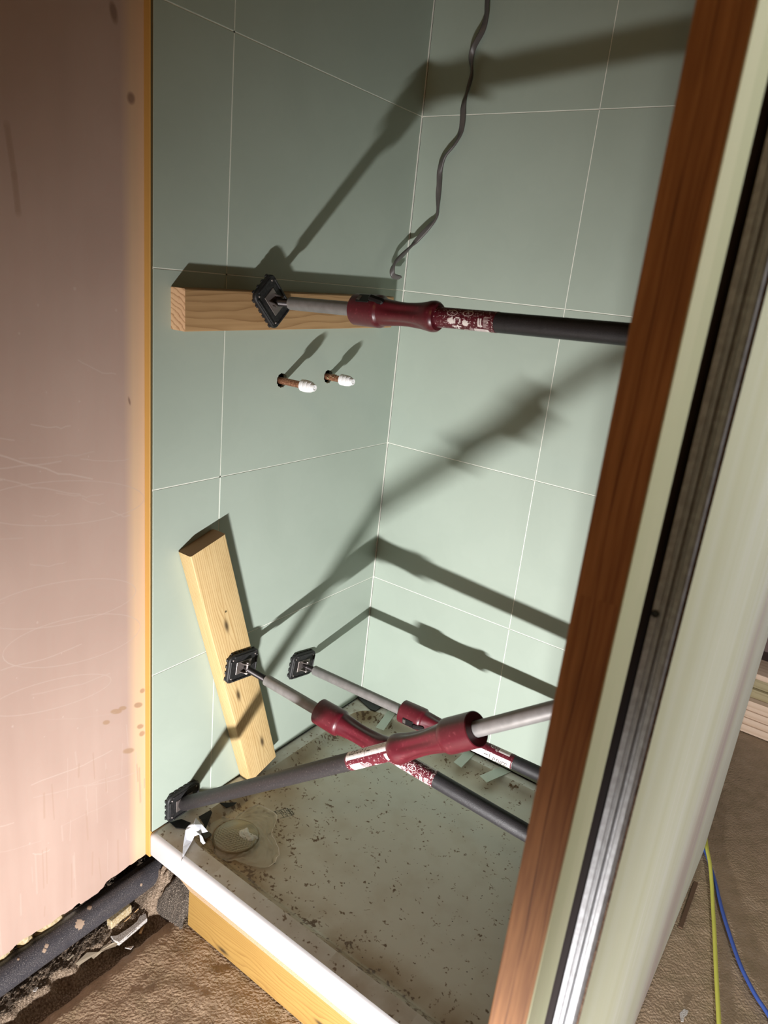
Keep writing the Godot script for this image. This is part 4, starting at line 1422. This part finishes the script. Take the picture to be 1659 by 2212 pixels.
func tray_bits() -> void:
	# three translucent strips poking out from under the back tiles
	var labels := ["translucent plastic strip on the back tray rim, nearest the corner", "translucent plastic strip on the back tray rim, middle one of three", "translucent plastic strip on the back tray rim, slanting, farthest right"]
	var outlines := [[[0.1304, 0.0995], [0.1555, 0.0944], [0.1328, 0.0035], [0.107, 0.0035]], [[0.3783, 0.0763], [0.4055, 0.0811], [0.4044, 0.0030], [0.3787, 0.0030]], [[0.4590, 0.0767], [0.4862, 0.0874], [0.5150, 0.0030], [0.4847, 0.0030]]]
	for k in 3:
		var poly := PackedVector2Array()
		for q in outlines[k]: poly.append(Vector2(q[0], q[1]))
		var o := put("plastic_strip", prism(poly, 0.1795, 0.1813, func(a: float, b: float, d: float) -> Vector3: return Vector3(a, d, b), 0.0002), M.spacer)
		tag(o, labels[k], "packer", "plastic strips under the back tiles")
		var st := new_st(false)
		var a := Vector3(outlines[k][0][0], 0.1804, outlines[k][0][1])
		var b := Vector3(outlines[k][1][0], 0.1804, outlines[k][1][1])
		var m := (b - a).normalized()
		box_mesh(Vector3((b - a).length(), 0.0016, 0.0008), 0.0, Vector3.ZERO, st)
		put("strip_edge", done(st), M.spacer_edge, o, Transform3D(Basis(m, Vector3.UP, m.cross(Vector3.UP)), (a + b) / 2.0))
	# black wedge in the corner
	var w := put("packer_wedge", sheet_poly([Vector3(0.002, 0.1850, 0.0195), Vector3(0.0032, 0.1852, 0.003), Vector3(0.0842, 0.1860, 0.003), Vector3(0.0827, 0.183, 0.035), Vector3(0.0666, 0.182, 0.0387)], 0.0030), M.dark_plastic)
	tag(w, "black packing wedge lying in the far corner of the tray", "packer")
	# black membrane scraps round the lowest foot plate
	var sc := [flat([[0.0035, 0.7219], [0.009, 0.7094], [0.0144, 0.698], [0.0394, 0.6913], [0.0414, 0.7001], [0.0441, 0.7123], [0.0269, 0.7237]], 0.1812),
		[Vector3(0.036, 0.1800, 0.6658), Vector3(0.0394, 0.1795, 0.633), Vector3(0.0457, 0.177, 0.6339), Vector3(0.0625, 0.163, 0.6665), Vector3(0.0574, 0.164, 0.6711), Vector3(0.0427, 0.176, 0.6674)],
		[Vector3(0.0675, 0.166, 0.6839), Vector3(0.0724, 0.163, 0.669), Vector3(0.0842, 0.158, 0.6666), Vector3(0.0886, 0.1655, 0.6904), Vector3(0.0805, 0.170, 0.6906)],
		[Vector3(0.0365, 0.1798, 0.6029), Vector3(0.0558, 0.168, 0.5649), Vector3(0.0567, 0.167, 0.5762), Vector3(0.0518, 0.169, 0.5952)]]
	var sl := ["black membrane scrap on the tray rim under the lowest foot plate", "black membrane scrap between the white paper and the drain, curling off the rim", "pointed black membrane scrap under the white paper beside the drain", "narrow black membrane scrap beneath the slanting black tube"]
	for k in 4:
		var o := put("membrane_scrap", sheet_poly(sc[k], 0.0009), M.black_film)
		tag(o, sl[k], "membrane", "black membrane scraps")
	# torn crumpled white paper
	var P := [Vector3(0.0645, 0.215, 0.6994), Vector3(0.0775, 0.2, 0.6922), Vector3(0.0931, 0.187, 0.6878), Vector3(0.0879, 0.19, 0.705), Vector3(0.0779, 0.215, 0.7143), Vector3(0.0583, 0.2, 0.7159), Vector3(0.0674, 0.208, 0.7081), Vector3(0.0709, 0.205, 0.718), Vector3(0.0842, 0.2, 0.7149), Vector3(0.0935, 0.196, 0.7128), Vector3(0.084, 0.19, 0.7187), Vector3(0.0962, 0.187, 0.7063), Vector3(0.1103, 0.181, 0.7096), Vector3(0.1093, 0.180, 0.7151), Vector3(0.1005, 0.183, 0.7156), Vector3(0.0616, 0.196, 0.7255), Vector3(0.0766, 0.192, 0.7182), Vector3(0.0893, 0.186, 0.7301), Vector3(0.105, 0.182, 0.7650), Vector3(0.0863, 0.186, 0.7524), Vector3(0.1051, 0.172, 0.7735), Vector3(0.1053, 0.180, 0.7690)]
	var F := [[0, 6, 4], [0, 4, 1], [1, 4, 3], [1, 3, 2], [5, 6, 4], [5, 4, 7], [7, 4, 8], [8, 4, 3], [8, 3, 9], [7, 8, 10], [10, 8, 9], [9, 3, 11], [9, 11, 14], [11, 12, 13], [11, 13, 14], [7, 16, 15], [7, 10, 16], [16, 17, 15], [15, 17, 19], [17, 18, 19], [19, 18, 21], [5, 7, 15], [10, 17, 16]]
	var st := new_st(false)
	for f in F:
		var a: Vector3 = P[f[0]]
		var b: Vector3 = P[f[1]]
		var c: Vector3 = P[f[2]]
		var nn := (b - a).cross(c - a).normalized()
		if nn.dot(Vector3(0.5, 1, 0.7)) < 0: nn = -nn
		# split each facet once for small creases
		var m := (a + b + c) / 3.0 + nn * rng.randf_range(-0.0012, 0.0015)
		for q in [[a, b], [b, c], [c, a]]:
			tri(st, [q[0], q[1], m], nn)
			tri(st, [q[0] - nn * 0.0004, q[1] - nn * 0.0004, m - nn * 0.0004], -nn)
	var paper := put("crumpled_paper", done(st), M.paper)
	tag(paper, "torn crumpled white backing paper hanging over the front tray rim", "paper")
	var tail := new_st(false)
	tri(tail, [P[21], P[20], P[18]], Vector3(0, 0.3, 1))
	tri(tail, [P[21] - Vector3(0, 0, 0.0006), P[20] - Vector3(0, 0, 0.0006), P[18] - Vector3(0, 0, 0.0006)], Vector3(0, -0.3, -1))
	put("black_tip", done(tail), M.black_film, paper)
	# wrapped drain cover: low dome with bubble wrap
	var dc := thing("drain_cover", Vector3(0.130, 0.150, 0.637), "round drain cover still wrapped in bubble film, in the left of the tray", "drain cover")
	var R := 0.0525
	var ds := new_st()
	var gr := []
	for j in 61:
		var row := []
		for i in 128:
			var a := TAU * i / 128.0
			var r := R * j / 60.0
			var hgt := 0.019 - 0.006 * pow(r / R, 2.0)
			if j > 57: hgt -= 0.0075 * pow((j - 57) / 3.0, 1.6)
			var x := cos(a) * r
			var z := sin(a) * r
			# hexagonal bubbles
			var s := 0.0066
			var best := 1.0
			var row_f := z / (s * 0.866)
			for rr in [floorf(row_f), floorf(row_f) + 1.0]:
				var ox := 0.5 * fposmod(rr, 2.0)
				var cx := roundf(x / s - ox) + ox
				best = minf(best, Vector2(x - cx * s, z - rr * s * 0.866).length() / (s * 0.48))
			var show := clampf((x * 0.5 + z) / 0.03 + 0.9, 0.12, 1.0) * (1.0 if j < 57 else 0.0)
			hgt += 0.0015 * sqrt(maxf(0.0, 1.0 - best * best)) * show
			hgt += 0.0008 * sin(x * 160.0 + z * 90.0) * (1.0 - show)
			row.append(Vector3(x, hgt, z))
		gr.append(row)
	for j in 60:
		for i in 128:
			var i2 := (i + 1) % 128
			quad(ds, gr[j][i], gr[j][i2], gr[j + 1][i2], gr[j + 1][i], Vector3(0, 1, 0))
	for i in 128:
		var i2 := (i + 1) % 128
		var a: Vector3 = gr[60][i]
		var b: Vector3 = gr[60][i2]
		quad(ds, a, b, Vector3(b.x, 0, b.z), Vector3(a.x, 0, a.z), Vector3(a.x, 0, a.z))
	put("wrapped_cover", done(ds), M.wrap, dc)
	var sh2 := new_st()  # crumpled film patch, made pale to stand for the highlight here
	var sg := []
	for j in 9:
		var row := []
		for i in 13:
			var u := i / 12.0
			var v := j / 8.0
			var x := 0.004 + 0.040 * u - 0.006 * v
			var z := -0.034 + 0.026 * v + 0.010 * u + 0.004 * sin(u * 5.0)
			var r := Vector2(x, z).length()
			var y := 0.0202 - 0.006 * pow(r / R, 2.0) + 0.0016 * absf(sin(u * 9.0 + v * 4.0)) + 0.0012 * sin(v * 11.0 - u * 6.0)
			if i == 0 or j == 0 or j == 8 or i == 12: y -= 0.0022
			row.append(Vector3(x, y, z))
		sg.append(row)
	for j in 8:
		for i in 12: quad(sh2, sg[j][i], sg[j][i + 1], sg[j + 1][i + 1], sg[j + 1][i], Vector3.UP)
	put("film_highlight", done(sh2), M.film_highlight, dc)
	# loose film skirt round it
	var fs := new_st()
	var nz := noise(18.0, 33, 4)
	var out_r := []
	var fg := []
	for j in 15:
		var row := []
		for i in 72:
			var a := TAU * i / 72.0
			var far := 0.088 + 0.018 * cos(4.0 * a + 0.6) + 0.010 * sin(3.0 * a) + 0.006 * nz.get_noise_2d(cos(a) * 2.0, sin(a) * 2.0)
			# longer towards +x (the torn flap) and shorter towards the front rim
			far += 0.016 * maxf(0.0, cos(a + 0.75)) - 0.028 * maxf(0.0, sin(a - 0.2))
			far = minf(far, 0.115)
			var r := lerpf(R + 0.001, far, j / 14.0)
			var x := cos(a) * r
			var z := sin(a) * r
			var hh := lerpf(0.011, 0.0045, pow(j / 14.0, 0.5)) + 0.006 * absf(nz.get_noise_2d(x * 3.0, z * 3.0)) + 0.004 * maxf(0.0, j / 14.0 - 0.8) * (1.0 + nz.get_noise_2d(a, 3.0)) * 5.0 * 0.35
			row.append(Vector3(x, hh, z))
		fg.append(row)
	for j in 14:
		for i in 72:
			var i2 := (i + 1) % 72
			quad(fs, fg[j][i], fg[j][i2], fg[j + 1][i2], fg[j + 1][i], Vector3.UP)
	put("film", done(fs), M.film, dc)
	var es := new_st()
	for i in 72:
		var i2 := (i + 1) % 72
		var a: Vector3 = fg[14][i]
		var b: Vector3 = fg[14][i2]
		quad(es, a, b, b * 1.02 + Vector3(0, 0.0012, 0), a * 1.02 + Vector3(0, 0.0012, 0), Vector3.UP)
	put("film_edge", done(es), M.film_edge, dc)

func waste_pipe() -> void:
	var c := Vector3(-0.020, 0.046, 0.0)
	var t := thing("waste_pipe", Vector3(c.x, c.y, 0.6), "black plastic waste pipe splashed with plaster in the channel under the pink wall", "pipe")
	put("pipe_tube", lathe([[0.0, 0.025], [0.0, 0.0285], [2.08, 0.0285], [2.08, 0.025]], 48), M.pipe, t, Transform3D(Basis(Vector3.UP, -PI / 2), Vector3.ZERO))
	# plaster splashes lie on the pipe's upper side
	var spl := [[0.347, 0.42, 0.0095], [0.20, 0.15, 0.003], [0.315, 1.02, 0.005], [0.425, 0.35, 0.004], [0.418, 0.52, 0.004], [0.47, 0.9, 0.0025]]
	for q in spl:
		var st := new_st()
		var pts := []
		for k in 20:
			var a := TAU * k / 20.0
			var rr: float = q[2] * (1.0 + 0.16 * sin(k * 2.7) + 0.1 * cos(k * 5.1))
			var th: float = q[1] + 0.38 + sin(a) * rr / 0.0285
			pts.append(Vector3(cos(th - 0.0) * 0.0 + sin(PI / 2 - th) * 0.0289 * 1.0, sin(th) * 0.0289, q[0] + cos(a) * rr))
		var th0: float = q[1] + 0.38
		var mid := Vector3(cos(th0) * 0.0298, sin(th0) * 0.0298, q[0])
		for k in 20: tri(st, [mid, pts[k], pts[(k + 1) % 20]], Vector3(cos(th0), sin(th0), 0))
		put("plaster_splash", done(st), M.mortar, t)

func lump(r: Vector3, sd: int) -> ArrayMesh:
	var st := new_st(false)
	var n := noise(1.3, sd, 2)
	var g := []
	for j in 7:
		var row := []
		for i in 9:
			var a := TAU * i / 9.0
			var b := PI * j / 6.0
			var d := Vector3(sin(b) * cos(a), cos(b), sin(b) * sin(a))
			row.append(d * r * (1.0 + 0.35 * n.get_noise_3dv(d * 1.2)))
		g.append(row)
	for j in 6:
		for i in 9:
			var i2 := (i + 1) % 9
			var c: Vector3 = g[j][i] + g[j + 1][i2]
			if j > 0: tri(st, [g[j][i], g[j][i2], g[j + 1][i2]], c)
			if j < 5: tri(st, [g[j][i], g[j + 1][i2], g[j + 1][i]], c)
	return done(st)

func rubble() -> void:
	# insulation foam squeezed out below the plasterboard
	var fl := ["cream foam lump under the pink wall edge, nearest the tray", "cream foam lump under the pink wall edge, middle one", "cream foam lump under the pink wall edge, at the left picture border"]
	var fp := [[Vector3(-0.048, 0.066, 0.987), Vector3(0.018, 0.026, 0.036)], [Vector3(-0.046, 0.068, 1.038), Vector3(0.015, 0.026, 0.017)], [Vector3(-0.048, 0.066, 1.086), Vector3(0.016, 0.030, 0.022)]]
	for k in 3:
		var o := put("foam_lump", lump(fp[k][1], 300 + k), M.foam, null, Transform3D(Basis(), fp[k][0]))
		tag(o, fl[k], "foam", "foam lumps under the plaster wall")
	var tb := put("timber_offcut", box_mesh(Vector3(0.018, 0.05, 0.036), 0.002), M.plaster_core, null, Transform3D(Basis(), Vector3(-0.052, 0.073, 0.951)))
	tag(tb, "pale square offcut standing under the pink plaster edge behind the pipe", "offcut")
	var blk := put("foam_block", box_mesh(Vector3(0.016, 0.022, 0.056), 0.002), M.foam, null, Transform3D(Basis(Vector3.UP, 0.08), Vector3(-0.006, 0.004, 0.849)))
	tag(blk, "cream foam block wedged under the black waste pipe", "foam")
	# white plaster strip
	var zy := PackedVector2Array([Vector2(0.0272, 0.8043), Vector2(0.0405, 0.811), Vector2(0.0430, 0.840), Vector2(0.0458, 0.8858), Vector2(0.0327, 0.8907), Vector2(0.0189, 0.8882), Vector2(0.0280, 0.878), Vector2(0.0308, 0.8511), Vector2(0.0300, 0.8303), Vector2(0.0225, 0.8169)])
	var fm := func(a: float, b: float, d: float) -> Vector3: return Vector3(a, d, b)
	var ws := put("plaster_strip", prism(zy, -0.014, -0.002, fm, 0.0008), M.white_bit)
	tag(ws, "ragged white plaster strip lying along the channel beside the pipe", "plaster")
	var pp := [Vector3(0.0402, -0.006, 0.8811), Vector3(0.0348, -0.004, 0.8961), Vector3(0.0255, -0.006, 0.9093), Vector3(0.0275, -0.010, 0.9241), Vector3(0.0149, -0.004, 0.9424), Vector3(0.0182, -0.006, 0.9703), Vector3(0.0239, -0.010, 0.9666), Vector3(0.0228, -0.012, 0.9381), Vector3(0.0307, -0.014, 0.9376), Vector3(0.0305, -0.010, 0.9088), Vector3(0.0437, -0.008, 0.8923)]
	var cd := put("torn_card", sheet_poly(pp, 0.0012), M.card)
	tag(cd, "torn grey-beige card strip in the channel, trailing from the white plaster strip", "card")
	var stk := put("twig", sweep(smooth_path([Vector3(0.009, -0.006, 0.8665), Vector3(0.0081, -0.005, 0.8413), Vector3(0.0034, -0.004, 0.8072)], 4), circle(0.0011, 6)), M.stick)
	tag(stk, "thin pale twig lying in the channel between pipe and plaster strip", "twig")
	for k in 2:
		var o := put("stone", lump(Vector3(0.0065, 0.005, 0.007) * (1.0 - 0.3 * k), 320 + k), M.stone, null, Transform3D(Basis(), [Vector3(-0.003, -0.004, 0.8735), Vector3(0.0010, -0.005, 0.8628)][k]))
		tag(o, ["larger brown stone beside the black pipe near the foam block", "smaller brown stone beside the black pipe near the twig"][k], "stone", "stones in the channel")
	var ch := put("wood_chip", box_mesh(Vector3(0.006, 0.004, 0.024), 0.001), M.stick, null, Transform3D(Basis(Vector3.UP, 0.62), Vector3(0.0415, -0.020, 0.826)))
	tag(ch, "short brown wood chip beside the white plaster strip", "wood chip")
	var wc := put("plaster_flake", sheet_poly([Vector3(0.0662, -0.001, 0.8862), Vector3(0.0787, 0.003, 0.8742), Vector3(0.0812, 0.003, 0.882)], 0.002), M.white_bit)
	tag(wc, "small white plaster flake on the edge of the brown screed", "plaster")
	var w2 := put("wood_chip", box_mesh(Vector3(0.004, 0.003, 0.015), 0.0008), M.card, null, Transform3D(Basis(Vector3.UP, 0.15), Vector3(0.007, 0.006, 0.9745)))
	tag(w2, "small pale chip on the gravelly ridge below the pipe", "wood chip")
	var w3 := put("plaster_flake", box_mesh(Vector3(0.006, 0.002, 0.009), 0.0006), M.white_bit, null, Transform3D(Basis(Vector3.UP, 0.5), Vector3(0.017, 0.003, 1.055)))
	tag(w3, "tiny pale flake on the gravelly ridge at the left picture edge", "plaster")

func right_side() -> void:
	var y := [Vector3(0.95, 0.006, -0.48), Vector3(0.972, 0.008, -0.385), Vector3(0.9945, 0.0135, -0.300), Vector3(1.0138, 0.0140, -0.2440), Vector3(1.0344, 0.009, -0.1732), Vector3(1.0521, 0.006, -0.1038), Vector3(1.07, 0.006, -0.0319), Vector3(1.098, 0.006, 0.0858), Vector3(1.1291, 0.006, 0.2123), Vector3(1.18, 0.006, 0.42), Vector3(1.25, 0.006, 0.7)]
	var a := put("yellow_cable", sweep(smooth_path(y, 6), circle(0.0048, 12)), M.yellow)
	tag(a, "yellow flexible cable on the floor, coming from behind the partition", "cable")
	var b := [Vector3(0.90, 0.004, -0.44), Vector3(0.945, 0.004, -0.37), Vector3(0.9915, 0.004, -0.2990), Vector3(1.0163, 0.004, -0.2487), Vector3(1.0387, 0.005, -0.1968), Vector3(1.0722, 0.005, -0.1123), Vector3(1.1032, 0.005, -0.044), Vector3(1.1394, 0.005, 0.028), Vector3(1.1772, 0.005, 0.0828), Vector3(1.209, 0.005, 0.1167), Vector3(1.30, 0.005, 0.22), Vector3(1.42, 0.005, 0.32)]
	var o := put("blue_cable", sweep(smooth_path(b, 6), circle(0.0045, 12)), M.blue)
	tag(o, "blue cable on the floor, curving away to the right of the yellow one", "cable")
	var sc := put("paper_scrap", sheet_poly(flat([[1.0571, 0.2396], [1.0621, 0.2232], [1.0706, 0.2214], [1.0703, 0.2326], [1.0667, 0.2423], [1.0683, 0.253], [1.0642, 0.2564]], 0.0026), 0.0015), M.white_bit)
	tag(sc, "small white scrap on the screed near the yellow cable", "scrap")
	var sl := put("floor_strip", box_mesh(Vector3(0.010, 0.004, 0.178), 0.0008), M.brown_strip, null, Transform3D(Basis(Vector3.UP, 0.02), Vector3(1.0005, 0.0015, -0.077)))  # thin dark brown strip along the partition foot
	tag(sl, "dark brown strip on the floor along the foot of the partition", "strip")
	# stacked boards on the floor beyond the partition: [bottom, top, front z, depth, material]
	var P := [[0.000, 0.029, -1.03, 0.12, "plank_pink", "lowest pinkish board of the stack beyond the partition"],
		[0.030, 0.053, -1.035, 0.12, "plank_pink", "second pinkish board from the bottom of the stack"],
		[0.054, 0.080, -1.04, 0.12, "plank_pink", "third pinkish board from the bottom of the stack"],
		[0.081, 0.117, -1.045, 0.12, "plank_pink", "thick salmon board in the middle of the stack, above three thin ones"],
		[0.118, 0.150, -1.075, 0.14, "plank_olive", "greenish-brown board set back above the salmon board"],
		[0.151, 0.186, -1.09, 0.14, "plank_olive", "upper greenish-brown board with a pale line below it"],
		[0.187, 0.207, -1.085, 0.14, "plank_pink", "topmost pale pink board of the stack"]]
	for k in P.size():
		var q: Array = P[k]
		var h: float = q[1] - q[0]
		var m := put("board", beam(1.1, h, q[3], 0.0015), M[q[4]], null, Transform3D(Basis(), Vector3(1.42 - 0.004 * k, (q[0] + q[1]) / 2, q[2] - q[3] / 2)))
		tag(m, q[5], "board", "boards stacked beyond the partition")
	var sh := put("dark_sheet", box_mesh(Vector3(1.2, 0.42, 0.02), 0.002), M.sheet, null, Transform3D(Basis(Vector3.RIGHT, -0.12), Vector3(1.5, 0.212, -1.31)))
	tag(sh, "dark brown sheet standing behind the stacked boards against the far wall", "sheet")
